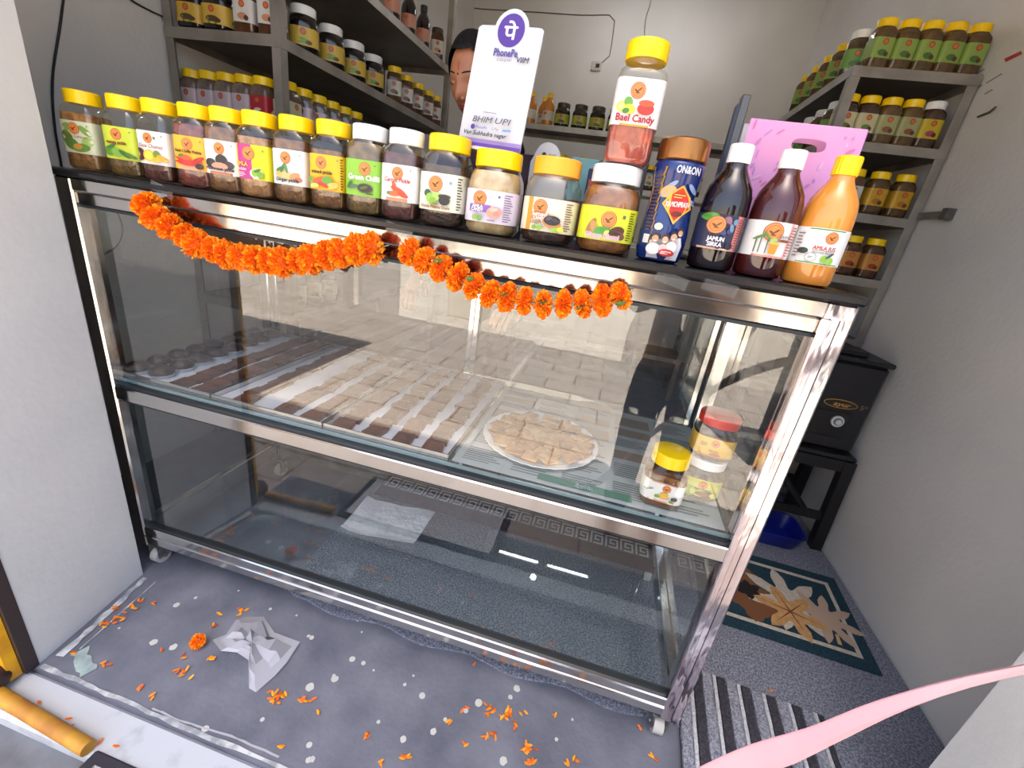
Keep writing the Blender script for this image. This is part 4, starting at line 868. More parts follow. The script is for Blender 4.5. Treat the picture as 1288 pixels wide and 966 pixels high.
def film_mat():
    m = bpy.data.materials.new('thin_polythene'); m.use_nodes = True; nt = m.node_tree; nt.nodes.clear(); o_ = nt.nodes.new('ShaderNodeOutputMaterial'); mx = nt.nodes.new('ShaderNodeMixShader'); mx.inputs[0].default_value = .62
    t_ = nt.nodes.new('ShaderNodeBsdfTransparent'); pb_ = nt.nodes.new('ShaderNodeBsdfPrincipled'); pb_.inputs['Base Color'].default_value = lin((206, 206, 214)); pb_.inputs['Roughness'].default_value = .28
    nt.links.new(t_.outputs[0], mx.inputs[1]); nt.links.new(pb_.outputs[0], mx.inputs[2]); nt.links.new(mx.outputs[0], o_.inputs[0]); return m
b.add(V, F, film_mat()); tag(b.build('plastic_bag', smooth=True, angle=24), 'crumpled thin white plastic bag on the grey floor', 'bag')
# striped mat
sm = thing('striped_mat', 'grey black and white striped shaggy mat beside the counter', 'mat', (1.655, -.315, .0065), (0, 0, -.07))
b = MB(); b.box(0, .405, 0, .56, 0, .006, mat((70, 68, 76), rough=.95)); b.build('backing', sm)
SG = carpet_mat((104, 106, 118), (140, 142, 154), (170, 172, 182)); SD = carpet_mat((44, 42, 50), (58, 56, 64), (76, 74, 82)); SW = carpet_mat((176, 176, 182), (198, 198, 202), (216, 216, 218))
x = 0.0; rd = random.Random(2)
while x < .395:
    for w, m in ((.030, SG), (.013, SW), (.026, SD)):
        if x >= .40: break
        x1 = min(.405, x + w); b = MB(); V = []; NN = 30; e = .0022
        for j in range(NN + 1):
            y = .56 * j / NN; V += [(x + rd.uniform(-e, e), y, .006), (x + .002, y, .013 + rd.uniform(-.001, .001)), (x1 - .002, y, .013 + rd.uniform(-.001, .001)), (x1 + rd.uniform(-e, e), y, .006)]
        b.add(V, [(j * 4 + k, j * 4 + k + 1, j * 4 + k + 5, j * 4 + k + 4) for j in range(NN) for k in range(3)], m); b.build('stripe', sm); x = x1
# teal leaf rug
lr = thing('leaf_rug', 'teal rug with cream line border and autumn leaf pattern by the passage wall', 'rug', (0, 0, .006))
TEAL = carpet_mat((14, 44, 58), (22, 56, 70), (30, 68, 82))
rc = [(1.80, .462), (2.36, .434), (2.395, .871), (1.83, .895)]
b = MB(); b.prism(rc, 0, .007, TEAL); b.build('pile', lr)
def rmap(u, v):  # 0..1 in the rug
    a0 = Vector(rc[0]).lerp(Vector(rc[1]), u); a1 = Vector(rc[3]).lerp(Vector(rc[2]), u); return a0.lerp(a1, v)
CRM = mat((206, 196, 180), (186, 176, 162), scale=80, rough=.95)
for (u0, v0, u1, v1) in ((.07, .10, .93, .135), (.07, .865, .93, .90), (.07, .135, .095, .865), (.905, .135, .93, .865)):
    b = MB(); b.prism([tuple(rmap(u0, v0)), tuple(rmap(u1, v0)), tuple(rmap(u1, v1)), tuple(rmap(u0, v1))], .007, .0085, CRM); b.build('border_line', lr)
def leaf(cu, cv, s_, rot, m, lobes, z, dep=.45):
    pts = []; N = lobes * 8
    for i in range(N):
        t_ = 2 * PI * i / N; r_ = s_ * (1 - dep * (.5 + .5 * math.cos(lobes * t_)) - .06 * (i % 2)); c = rmap(cu, cv); pts.append((c.x + r_ * math.cos(t_ + rot), c.y + r_ * math.sin(t_ + rot)))
    b = MB(); b.prism(pts, .007, z, m); return b.build('leaf', lr)
BLK = mat((30, 24, 24), rough=.95)
leaf(.60, .50, .165, .3, CRM, 7, .0088, .62); leaf(.80, .42, .125, .9, mat((186, 160, 140), rough=.95), 8, .0092, .6); leaf(.36, .36, .105, .1, mat((122, 78, 48), rough=.95), 5, .0086, .3); leaf(.30, .66, .09, .6, mat((134, 84, 52), rough=.95), 4, .0086, .3); leaf(.34, .48, .05, .0, BLK, 6, .0094, .3)
leaf(.58, .36, .125, .25, mat((206, 160, 104), (190, 140, 88), scale=60, rough=.95), 6, .0102, .62)
for an in range(6):
    c = rmap(.58, .36); t_ = .25 + PI / 6 + an * PI / 3; b = MB(); d = Vector((math.cos(t_), math.sin(t_))); nn = Vector((-d.y, d.x)); q = [c - nn * .003, c + d * .10, c + nn * .003]; b.prism([tuple(v) for v in q], .0102, .0108, mat((120, 72, 44), rough=.95)); b.build('leaf_vein', lr)
b = MB(); c = rmap(.82, .22); b.prism([(c.x - .006, c.y - .02), (c.x + .006, c.y - .022), (c.x + .012, c.y + .02), (c.x + .002, c.y + .022)], .007, .009, mat((206, 170, 120), rough=.95)); b.build('leaf_stalk', lr)

# ================================================================== PASSAGE: dispenser, stool, tub
BLKP = mat((24, 22, 24), rough=.42); BLKG = mat((30, 30, 34), rough=.3)
st = thing('plastic_stool', 'black plastic stool carrying the black box by the passage wall', 'stool', (2.215, 1.235, 0))
b = MB(); b.box(-.185, .185, -.165, .165, .45, .472, BLKP, bev=.008); b.build('seat', st)
for sx in (-1, 1):
    for sy in (-1, 1):
        b = MB(); x, y = sx * .165, sy * .145; V = [(x - .022, y - .022, .45), (x + .022, y - .022, .45), (x + .022, y + .022, .45), (x - .022, y + .022, .45)]; k = .015; V += [(p[0] + sx * k, p[1] + sy * k, 0) for p in V]
        b.add(V, [(0, 1, 2, 3), (7, 6, 5, 4), (1, 0, 4, 5), (2, 1, 5, 6), (3, 2, 6, 7), (0, 3, 7, 4)], BLKP); b.build('leg', st)
for sy in (-1, 1):
    b = MB(); b.box(-.16, .16, sy * .155 - .008, sy * .155 + .008, .40, .45, BLKP); b.build('apron', st); b = MB(); b.box(-.165, .165, sy * .158 - .007, sy * .158 + .007, .15, .19, BLKP); b.build('brace', st)
for sx in (-1, 1):
    b = MB(); b.box(sx * .172 - .008, sx * .172 + .008, -.14, .14, .40, .45, BLKP); b.build('apron', st)
    b = MB(); V = Vector((sx * -.13, -.156, .40)); W = Vector((sx * .10, -.156, .16))
    if sx > 0: b.tube([V, W], .014, BLKP, n=6); b.build('brace', st)
dx = thing('water_dispenser', 'black box appliance with gold lettering and white dial on the stool', 'appliance', (2.235, 1.25, .473))
b = MB(); b.box(-.155, .155, -.135, .16, 0, .385, BLKG, bev=.012); b.build('body', dx)
b = MB(); b.box(-.162, .165, -.14, .165, .385, .405, BLKP, bev=.006); b.box(-.14, .08, -.10, .12, .405, .425, BLKP, bev=.006); b.build('top_cover', dx)
b = MB(); b.box(-.06, .09, -.143, -.135, .06, .175, BLKP, bev=.012); b.build('panel', dx)
GOLD = (214, 160, 70)
b = MB(); A = plane_art(b, (0, -.1352, 0), (1, 0, 0), (0, 0, 1), (0, -1, 0)); A.disc(.035, .208, .064, .019, GOLD, n=24); A.disc(.035, .208, .061, .016, (34, 32, 34), n=24); A.text('ayur', .040, .199, .017, GOLD, width=.062, shear=.25, bold=.0008); A.text('5*', .122, .199, .020, (180, 150, 100), width=.026); b.build('lettering', dx)
b = MB(); b.tube([(.045, -.143, .135), (.045, -.151, .135)], .024, mat((206, 206, 206), rough=.35), n=24); b.tube([(.045, -.151, .135), (.045, -.155, .135)], .017, mat((120, 120, 122), rough=.4), n=20); b.tube([(.045, -.155, .135), (.045, -.160, .135)], .011, mat((200, 200, 200), rough=.4), n=16); b.build('dial', dx)
b = MB(); b.loft([(0, .085, .075, 5), (.004, .092, .08, 5), (.07, .112, .098, 5), (.078, .118, .104, 5), (.078, .110, .096, 5), (.010, .088, .076, 5)], mat((20, 36, 150), (16, 28, 120), scale=8, rough=.3), n=32); tag(b.build('blue_tub', smooth=True, loc=(2.20, 1.075, .0065)), 'blue plastic tub on the carpet under the stool', 'tub')

# ribbon across the entrance
b = MB(); RB = [(1.30, -.46, .36), (1.38, -.455, .46), (1.435, -.45, .575), (1.495, -.45, .672), (1.545, -.45, .735), (1.58, -.447, .790), (1.62, -.443, .845), (1.66, -.438, .885), (1.72, -.43, .93), (1.85, -.41, 1.0), (2.10, -.385, 1.09), (2.16, -.368, 1.10)]
ps = spline(RB, 60); V = []
for i, p_ in enumerate(ps):
    w = .0265 if i < 26 else .0265 - .013 * min(1, (i - 26) / 14.0); tw = .25 * math.sin(i * .22); V += [p_ + Vector((-.006, tw * w, -w)), p_ + Vector((0, -.004, 0)), p_ + Vector((.006, -tw * w, w))]
V += [v + Vector((0, .0012, 0)) for v in V]
n = len(ps); b.add(V, [(i * 3 + k, i * 3 + 3 + k, i * 3 + 4 + k, i * 3 + 1 + k) for i in range(n - 1) for k in range(2)] + [(3 * n + i * 3 + 1 + k, 3 * n + i * 3 + 4 + k, 3 * n + i * 3 + 3 + k, 3 * n + i * 3 + k) for i in range(n - 1) for k in range(2)], mat((212, 164, 172), (206, 154, 164), scale=8, rough=.55))
tag(b.build('pink_ribbon', smooth=True), 'pale pink ribbon stretched across the entrance', 'ribbon')

# ================================================================== RACKS
def rack(name, label, x0, x1, y0, y1, levels, ztop):
    t = thing(name, label, 'rack', group='steel racks along the walls')
    for x in (x0, x1 - .035):
        for y in (y0, y1 - .035):
            b = MB(); ox = x if x == x0 else x + .0; b.box(x, x + .035, y, y + .004, 0, ztop, RACKM); xe = x if x == x0 else x + .031; b.box(xe, xe + .004, y + .004, y + .035, 0, ztop, RACKM); b.build('post', t)
    for z in levels:
        b = MB(); b.box(x0 + .004, x1 - .004, y0 + .004, y1 - .004, z - .006, z, mat((120, 112, 104), (96, 88, 82), scale=5, rough=.5)); 
        b.box(x0, x1, y0 - .003, y0, z - .034, z + .001, RACKM); b.box(x1, x1 + .003, y0, y1, z - .034, z + .001, RACKM); b.box(x0 - .003, x0, y0, y1, z - .034, z + .001, RACKM); b.box(x0, x1, y1, y1 + .003, z - .034, z + .001, RACKM); b.build('shelf', t)
    return t
LLV = (2.02, 1.675, 1.388, 1.07, .70, .35, .08); RLV = (1.937, 1.686, 1.425, 1.17, .90, .45, .08); BLV = (1.832, 1.50, 1.15, .75, .35)
rack('steel_rack', 'steel shelf rack behind the payment sign along the grey side wall', -.515, -.03, .75, 2.30, LLV, 2.45)
rack('steel_rack', 'steel shelf rack with green labelled jars beside the passage', 1.985, 2.422, 1.45, 2.75, RLV, 1.94)
rack('steel_rack', 'low steel rack near the back wall behind the candy jar', .20, 1.90, 2.62, 2.96, BLV, 1.84)
# small jars
def small(shape, body_c, cap_m, lab_c, lab2=None, pic=None, h=None):
    S = SHAPES[shape]; a, p = S['a'], S['p']; out = []
    b = MB(); b.loft([(z, r, r, q) for z, r, q in S['secs']], mat(body_c, tuple(int(v * .7) for v in body_c), scale=40, rough=.14, coat=.4), n=20); out.append(('body', b.mesh('body', True, 40)))
    b = MB(); cr, cz, ch = S['cap']; b.loft([(cz, cr, cr, 2), (cz + ch * .88, cr, cr, 2), (cz + ch, cr * .93, cr * .93, 2)], cap_m, n=22); out.append(('cap', b.mesh('cap', True, 35)))
    z0, z1 = S['lz']; b = MB(); wrap_label(b, a, a, p, z0, z1, -222, 42, flat(lab_c), n=24); A = Art(b, surf_fn(a, a, p)); B = Art(b, lambda x, z, k: (lambda q: (-q[1], q[0], q[2]))(surf_fn(a, a, p)(x, z, k)))
    for G in (A, B):
        if lab2: G.rect(-a * .9, z0, a * .9, z0 + (z1 - z0) * .38, lab2, n=3)
        if pic: G.disc(.0, z0 + (z1 - z0) * .26, a * .45, (z1 - z0) * .16, pic); G.disc(a * .35, z0 + (z1 - z0) * .2, a * .22, (z1 - z0) * .12, (90, 60, 40))
        G.disc(0, z1 - .0145, .0105, .0105, (176, 70, 40), n=14); G.disc(0, z1 - .0145, .0075, .0075, (226, 120, 70), n=12)
    out.append(('label', b.mesh('label'))); return out
def many(name, parts, label, cat, group, locs, rz=0.0):
    src = None
    for i, l in enumerate(locs):
        r_ = (0, 0, rz + random.uniform(-.03, .03))
        lb = label.replace('{}', ORD[i]) if i < 16 else label.replace('{}', 'farther')
        if src is None: src = place(name, parts, lb, cat, l, r_[2], group)
        else: copy_thing(src, l, r_, label=lb)
GYB = (112, 84, 62)
J = dict(
 blackyel=small('round', (34, 26, 24), mat((40, 34, 32), rough=.4), (228, 186, 70), (110, 160, 60), (90, 70, 50)),
 whitelid=small('round', (36, 28, 26), WHT, (226, 190, 70), None, (120, 180, 60)),
 amber=small('square', (96, 58, 34), mat((60, 48, 40), rough=.4), (226, 222, 216), None, (214, 150, 110)),
 yelwhite=small('square', (110, 76, 52), YEL, (226, 222, 214), None, (150, 90, 60)),
 yelpink=small('square', (132, 112, 98), YEL, (224, 204, 210), None, None),
 yelred=small('square', (120, 96, 80), YEL, (196, 40, 56), None, (240, 236, 230)),
 yelcream=small('square', (96, 76, 60), YEL, (222, 214, 180), None, (110, 140, 60)),
 green=small('square', (104, 78, 44), YEL, (150, 178, 84), None, (80, 120, 60)),
 greenw=small('big', (96, 78, 50), WHT, (120, 168, 70), None, (80, 120, 60)),
 cream=small('square', (70, 50, 36), YEL, (214, 206, 160), None, (110, 140, 60)),
 gpic=small('square', (110, 84, 48), YEL, (176, 176, 120), None, (150, 90, 60)),
 pinky=small('square', (84, 60, 50), WHT, (216, 190, 40), None, (190, 70, 110)),
 yellow=small('square', (100, 74, 40), YEL, (214, 166, 40), None, (190, 120, 40)),
 orangel=small('square', (96, 62, 40), YEL, (206, 140, 60), None, (180, 60, 40)),
 grnblack=small('round', (50, 44, 34), mat((70, 64, 56), rough=.4), (186, 190, 60), None, (90, 80, 40)),
)
Zl = LLV
many('shelf_jar', J['blackyel'], '{} dark jar with yellow green label from the side wall, upper shelf of the rack', 'jar', 'dark jars at the rack end', [(-.435, .815, 1.676), (-.325, .815, 1.676)], .2)
many('shelf_jar', J['amber'], '{} amber jar with white label after the dark jars, upper rack shelf', 'jar', 'amber jars at the rack corner', [(-.205, .81, 1.676), (-.105, .81, 1.676)], .2)
many('shelf_jar', J['whitelid'], '{} white lidded dark jar from the rack corner post, on the upper shelf edge', 'jar', 'white lidded jars on the rack', [(-.09, y, 1.676) for y in (.955, 1.125, 1.29, 1.45)], .6)
many('shelf_jar', J['yelwhite'], '{} yellow capped white labelled jar after the white lidded ones, toward the woman', 'jar', 'yellow capped jars at the far end', [(-.085, y, 1.676) for y in (1.66, 1.80, 1.94, 2.08, 2.2)], .5)
many('shelf_jar', J['yelpink'], '{} pale pink labelled yellow capped jar from the side wall, row above front jars', 'jar', 'pale pink labelled jars', [(-.470 + .079 * i, .805, 1.389) for i in range(4)], .0)
many('shelf_jar', J['yelred'], 'yellow capped jar with red label in the row above the front jars', 'jar', 'red labelled jars', [(-.154, .805, 1.389)], 0)
many('shelf_jar', J['yelcream'], 'yellow capped jar with cream label next to the red labelled one', 'jar', 'cream labelled jars', [(-.0755, .83, 1.389)], 0)
many('shelf_jar', J['yelpink'], '{} yellow capped jar from the corner post on the rack behind the front jars', 'jar', 'yellow capped jars behind the front row', [(-.08, y, 1.389) for y in (.925, 1.015, 1.105, 1.195, 1.285)], .4)
many('shelf_jar', J['yelcream'], '{} cream labelled jar on the low rack shelves seen through the counter', 'jar', 'jars on the lower rack shelves', [(-.085, y, 1.071) for y in (.85, .95, 1.05, 1.15, 1.25, 1.35)] + [(-.085, y, .701) for y in (.85, .96, 1.07)], .7)
# dark bottles on the rack top
def sbottle(bm, cp, lc, pc):
    out = proto_jar('bottle', None, 0, cp, lc, (lambda A, z0, z1: (A.rect(.0, z0, .03, z1, pc, n=3), A.emblem(-.015, z1 - .016, .011))), body=bm); return out
many('syrup_bottle', sbottle(DARKG, mat((30, 28, 30), rough=.4), (216, 150, 130), (226, 170, 150)), '{} dark pink labelled syrup bottle on the rack top shelf, counted toward the woman', 'bottle', 'dark bottles on the rack', [(-.09, y, 2.021) for y in (1.62, 1.80, 1.98)], .5)
many('shelf_jar', J['amber'], 'small amber jar at the far end of the rack top shelf', 'jar', 'amber jar on the top shelf', [(-.085, 2.17, 2.021)], .5)
# rack beside the passage
many('shelf_jar', J['green'], '{} green labelled yellow capped jar in the passage rack top front row, from corner post', 'jar', 'green labelled jars on the rack top', [(2.065 + .078 * i, 1.505, 1.938) for i in range(5)], .1)
many('shelf_jar', J['greenw'], 'white capped jar with green label on top of the passage rack corner', 'jar', 'white capped green jar', [(2.035, 1.62, 1.938)], -.3)
many('shelf_jar', J['green'], '{} receding green labelled jar behind the white capped one, passage rack top', 'jar', 'receding green labelled jars', [(2.03, y, 1.938) for y in (1.76, 1.90, 2.04, 2.18)], -.7)
many('shelf_jar', J['cream'], '{} cream labelled dark jar on the second passage rack shelf, from the post', 'jar', 'cream labelled jars on the passage rack', [(2.03, 1.505, 1.687), (2.1075, 1.505, 1.687)], .05)
many('shelf_jar', J['gpic'], '{} olive picture labelled jar on the second passage rack shelf', 'jar', 'olive labelled jars', [(2.185, 1.505, 1.687), (2.2625, 1.505, 1.687)], .05)
many('shelf_jar', J['pinky'], '{} white capped pink and yellow jar on the second passage rack shelf', 'jar', 'pink and yellow jars', [(2.34, 1.505, 1.687), (2.375, 1.60, 1.687)], .05)
many('shelf_jar', J['greenw'], '{} white capped jar receding behind the rack post above the pink bag', 'jar', 'white capped receding jars', [(2.04, y, 1.687) for y in (1.62, 1.76, 1.9)], -.6)
many('shelf_jar', J['yelwhite'], '{} white labelled jar on the third passage rack shelf, from the post', 'jar', 'white labelled passage jars', [(2.07, 1.505, 1.426), (2.155, 1.505, 1.426)], .05)
many('shelf_jar', J['yellow'], '{} mustard labelled jar on the third passage rack shelf', 'jar', 'mustard labelled passage jars', [(2.25, 1.505, 1.426), (2.345, 1.505, 1.426)], .05)
many('shelf_jar', J['orangel'], '{} orange labelled jar on the fourth passage rack shelf, from the post', 'jar', 'orange labelled passage jars', [(2.06 + .092 * i, 1.505, 1.171) for i in range(4)], .05)
many('shelf_jar', J['orangel'], '{} orange labelled jar low on the passage rack above the black box', 'jar', 'low orange labelled jars', [(2.10 + .1 * i, 1.505, .901) for i in range(3)], .05)
# rack at the back wall
ORB = mat((206, 132, 50), rough=.1, coat=.5)
many('juice_bottle_small', sbottle(ORB, YEL, (232, 228, 216), (226, 210, 180)), '{} small orange juice bottle on the back rack beside the payment sign', 'bottle', 'orange bottles on the back rack', [(.50, 2.82, 1.833), (.56, 2.70, 1.833), (.43, 2.70, 1.833)], 0)
many('shelf_jar', J['grnblack'], '{} lime labelled dark capped jar on the back rack, from the orange bottles', 'jar', 'lime labelled jars on the back rack', [(.665 + .124 * i, 2.70, 1.833) for i in range(4)], 0)
many('shelf_jar', J['yelcream'], '{} cream labelled jar on the lower back rack shelves', 'jar', 'jars low on the back rack', [(.55 + .16 * i, 2.71, 1.501) for i in range(8)] + [(.5 + .16 * i, 2.71, 1.151) for i in range(8)], 0)

# ================================================================== WIRES, SOCKET, LAMP
WIRE = mat((40, 38, 44), rough=.6)
def wire(pts, r, lab, m=WIRE, nm='cable'):
    b = MB(); b.tube(spline(pts, 24), r, m, n=6); tag(b.build(nm, smooth=True), lab, 'cable')
wire([P2X(u, v, XL + .006) for u, v in ((82, -20), (76, 30), (66, 100), (69, 160), (78, 212), (84, 260), (95, 330))], .0035, 'black cable hanging down the side wall beside the white jamb')
wire([P2X(u, v, XL + .006) for u, v in ((150, -12), (168, 2), (190, 14), (212, 24))], .003, 'short dark cable crossing to the rack post at the top')
wire([P2X(u, v, XL + .006) for u, v in ((145, 262), (154, 285), (150, 305), (135, 318), (112, 324))], .0016, 'thin looped cable on the wall seen through the counter glass')
wire([P2Y(u, v, YB - .006) for u, v in ((578, -20), (583, 2), (595, 10), (670, 15), (730, 19), (768, 19), (773, 24), (770, 50), (766, 72), (757, 79))], .004, 'thin cable running along the back wall to the socket', mat((84, 66, 60), rough=.6))
wire([P2Y(u, v, YB - .006) for u, v in ((822, -20), (818, 5), (812, 25), (810, 60))], .0035, 'faint cable dropping behind the candy jar cap', mat((140, 134, 128), rough=.6))
p = P2Y(750, 84, YB); t = thing('wall_socket', 'white switch board with black socket on the back wall', 'socket', (p.x, YB, p.z))
b = MB(); b.box(-.045, .045, -.022, -.001, -.035, .035, mat((196, 192, 186), rough=.45), bev=.004); b.build('plate', t)
b = MB(); b.box(-.004, .030, -.034, -.022, -.012, .016, mat((34, 32, 32), rough=.5), bev=.003); b.build('plug', t)
lm = thing('tube_light', 'white tube light batten with bulb on the ceiling', 'lamp', (1.17, 3.29, 2.93))
b = MB(); b.box(-.55, .55, -.02, .02, -.03, 0, mat((230, 230, 228), rough=.5)); b.build('batten', lm)
for s_ in (-.4, .4): b = MB(); b.tube([(s_, 0, 0), (s_, 0, ZC - 2.931)], .005, STEEL_DULL, n=6); b.build('rod', lm)
for s_ in (-1, 1): b = MB(); b.tube([(s_ * .30 - .24, 0, -.045), (s_ * .30 + .24, 0, -.045)], .014, mat((250, 252, 255), emit=17.0, key='tubeglow'), n=12); b.build('tube', lm, True)
b = MB(); b.sphere((-.07, -.24, -.04), .036, mat((250, 252, 255), emit=17.0, key='tubeglow'), nu=14, nv=9); b.build('bulb', lm, True)
# bracket, hook and pencil marks on the passage wall
a_, c_ = P2X(1158, 272, XR - .002), P2X(1188, 264, XR - .002)
b = MB(); b.box(XR - .016, XR - .0005, a_.y - .17, a_.y, a_.z - .012, a_.z + .012, STEEL_DULL); b.box(XR - .03, XR - .0005, a_.y - .20, a_.y - .17, a_.z - .02, a_.z + .02, mat((84, 82, 80), rough=.5)); tag(b.build('wall_bracket'), 'small steel bracket fixing the rack to the passage wall', 'bracket')
b = MB(); b.tube([P2X(1230, 147, XR - .004), P2X(1245, 141, XR - .006), P2X(1252, 135, XR - .012)], .004, mat((70, 66, 64), rough=.5), n=6); tag(b.build('wall_hook', smooth=True), 'dark bent hook on the passage wall next to the rack', 'hook')
b = MB(); q = [P2X(u, v, XR - .0008) for u, v in ((1263, 74), (1284, 64), (1286, 68), (1265, 78))]; b.add(q, [(0, 1, 2, 3)], mat((186, 60, 50), rough=.7)); b.build('red_mark', wall_right)
for (u, v) in ((1228, 92), (1240, 104), (1225, 112), (1238, 118), (1250, 98)):
    b = MB(); q = [P2X(u + x_, v + y_, XR - .0008) for x_, y_ in ((0, 0), (10, -6), (11, -4.8), (1, 1.2))]; b.add(q, [(0, 1, 2, 3)], mat((150, 142, 134), rough=.8)); b.build('pencil_mark', wall_right)

# ================================================================== PEOPLE
def skin_mesh(name, joints, edges, m, parent, sub=2, root=0):
    me = bpy.data.meshes.new(name); me.from_pydata([j[:3] for j in joints], edges, []); me.materials.append(m)
    o = inst(name, me, parent); md = o.modifiers.new('skin', 'SKIN'); md.use_smooth_shade = True
    for i, j in enumerate(joints):
        r_ = j[3]; me.skin_vertices[0].data[i].radius = (r_, j[4] if len(j) > 4 else r_)
        me.skin_vertices[0].data[i].use_root = (i == root)
    sb = o.modifiers.new('subdivision', 'SUBSURF'); sb.levels = sub; sb.render_levels = sub
    return o
def G(x, z, cx, cz, sx, sz): return math.exp(-((x - cx) / sx) ** 2 - ((z - cz) / sz) ** 2)
def face_pt(x, z, out=0.0):
    """front surface of the head, local coordinates, face towards -y"""
    zz = z / .116; w = .074 * math.sqrt(max(0.0, 1 - zz * zz)) * (1 - .22 * max(0, -zz) ** 2) if abs(zz) < 1 else 0.001
    q = min(.999, abs(x) / max(w, .001)); y = -.092 * math.sqrt(max(0, 1 - zz * zz)) * math.sqrt(1 - q * q)
    d = .024 * G(x, z, 0, -.022, .012, .016) + .012 * G(x, z, 0, .0, .010, .026) + .007 * G(x, z, 0, -.056, .020, .010) + .008 * G(x, z, 0, -.090, .022, .016) + .005 * (G(x, z, .030, .030, .022, .010) + G(x, z, -.030, .030, .022, .010)) - .008 * (G(x, z, .030, .010, .016, .010) + G(x, z, -.030, .010, .016, .010)) + .004 * (G(x, z, .040, -.02, .02, .02) + G(x, z, -.040, -.02, .02, .02))
    return Vector((x, y - d - out, z))
def build_head(parent, loc, rot, skin_c, hair_c, full=True):
    SK = mat(skin_c, tuple(int(v * .86) for v in skin_c), scale=14, rough=.5); HR = mat(hair_c, rough=.65, bump=.5, bscale=90, stretch=(1, 1, .2), spec=.25); HB = (0, 0, 0)
    b = MB(); nu, nv = 44, 32; V = []
    for j in range(nv + 1):
        ph = -PI / 2 + PI * j / nv; z = .116 * math.sin(ph)
        for i in range(nu):
            t_ = 2 * PI * i / nu - PI / 2; w = .074 * math.cos(ph) * (1 - .22 * max(0, -z / .116) ** 2); x = w * math.cos(t_); s_ = math.sin(t_)
            if s_ < 0: V.append(tuple(face_pt(x * .9995, z * .9995)))
            else: V.append((x, .098 * math.cos(ph) * s_, z))
    F = [(j * nu + i, j * nu + (i + 1) % nu, (j + 1) * nu + (i + 1) % nu, (j + 1) * nu + i) for j in range(nv) for i in range(nu)]
    b.add(V, F, SK); h = b.build('head', parent, True, loc, rot, angle=80)
    def strip(pts, r, m, nm): bb = MB(); bb.tube(pts, r, m, n=6); return bb.build(nm, h, True)
    for s_ in (-1, 1):
        strip([face_pt(s_ * x_, .0335 + .005 * math.sin((x_ - .006) * 62), .0008) for x_ in (.014, .022, .031, .040, .047)], [.0014, .0022, .0022, .0018, .0008], HR, 'eyebrow')
        bb = MB(); e = face_pt(s_ * .030, .010); bb.sphere((e.x, e.y + .006, e.z), .0125, SK, nu=14, nv=9, sq=(1.15, .9, .85)); bb.build('eyelid', h, True)
        strip([Vector((e.x + s_ * dx_, e.y - .0045 + abs(dx_) * .35, e.z - .005 + dz_)) for dx_, dz_ in ((-.013, .003), (-.006, -.0005), (.002, -.0015), (.010, 0), (.015, .004))], .0013, mat((24, 18, 18), rough=.5), 'eyelash')
        bb = MB(); bb.sphere((s_ * .073, .012, -.004), .026, SK, nu=12, nv=9, sq=(.28, .62, 1.15)); bb.build('ear', h, True)
    LP = mat((150, 66, 62), rough=.4)
    strip([face_pt(x_, -.0535 + .003 * math.cos(x_ * 90), .0002) for x_ in (-.024, -.014, -.005, 0, .005, .014, .024)], [.001, .0032, .0042, .0034, .0042, .0032, .001], LP, 'lip'); strip([face_pt(x_, -.063 + abs(x_) * .2, .0002) for x_ in (-.021, -.011, 0, .011, .021)], [.001, .004, .0052, .004, .001], LP, 'lip')
    for s_ in (-1, 1): bb = MB(); q = face_pt(s_ * .010, -.031); bb.sphere((q.x, q.y + .003, q.z), .008, SK, nu=10, nv=7); bb.build('nostril', h, True)
    bb = MB(); V = []; nv2 = 20
    for j in range(nv2 + 1):
        for i in range(nu):
            t_ = 2 * PI * i / nu - PI / 2; s_ = math.sin(t_)
            low = .084 if s_ < -.75 else (.084 - .17 * (s_ + .75) if s_ < .2 else -.085); zlow = max(-.085, low); ph0 = math.asin(max(-1, min(1, zlow / .122))); ph = ph0 + (PI / 2 - ph0) * j / nv2; z = .1225 * math.sin(ph); g = 1.0 + .045 * (1 if j else .55)
            V.append((.0765 * g * math.cos(ph) * math.cos(t_), (.0955 if s_ < 0 else .106) * g * math.cos(ph) * s_, z))
    bb.add(V, [(j * nu + i, j * nu + (i + 1) % nu, (j + 1) * nu + (i + 1) % nu, (j + 1) * nu + i) for j in range(nv2) for i in range(nu)], HR); bb.build('hair', h, True, angle=80).scale = (1.03, 1.03, 1.13)
    return h, HR, SK
def finger_set(J, E, wrist_i, o, d, side, r=.0085):
    """palm and five fingers along d from o"""
    d = d.normalized(); sd = side.normalized(); pc = len(J); q = o + d * .045; J.append((q.x, q.y, q.z, .026, .014)); E.append((wrist_i, pc)); kn = o + d * .085
    dn = d.cross(sd).normalized()
    for k, (off, ln) in enumerate(((-.030, .062), (-.010, .074), (.010, .070), (.028, .056))):
        a = kn + sd * off; base = len(J); J.append((a.x, a.y, a.z, r)); E.append((pc, base)); m_ = a + d * ln * .5 + dn * .012; e = a + d * ln * .85 + dn * .036; J.append((m_.x, m_.y, m_.z, r * .95)); J.append((e.x, e.y, e.z, r * .75)); E.append((base, base + 1)); E.append((base + 1, base + 2))
    a = o + d * .03 - sd * .032; base = len(J); J.append((a.x, a.y, a.z, r * 1.15)); E.append((pc, base)); e = a + d * .035 - sd * .022 + dn * .012; J.append((e.x, e.y, e.z, r)); E.append((base, base + 1)); e = e + d * .025 - sd * .004 + dn * .01; J.append((e.x, e.y, e.z, r * .8)); E.append((base + 1, base + 2))
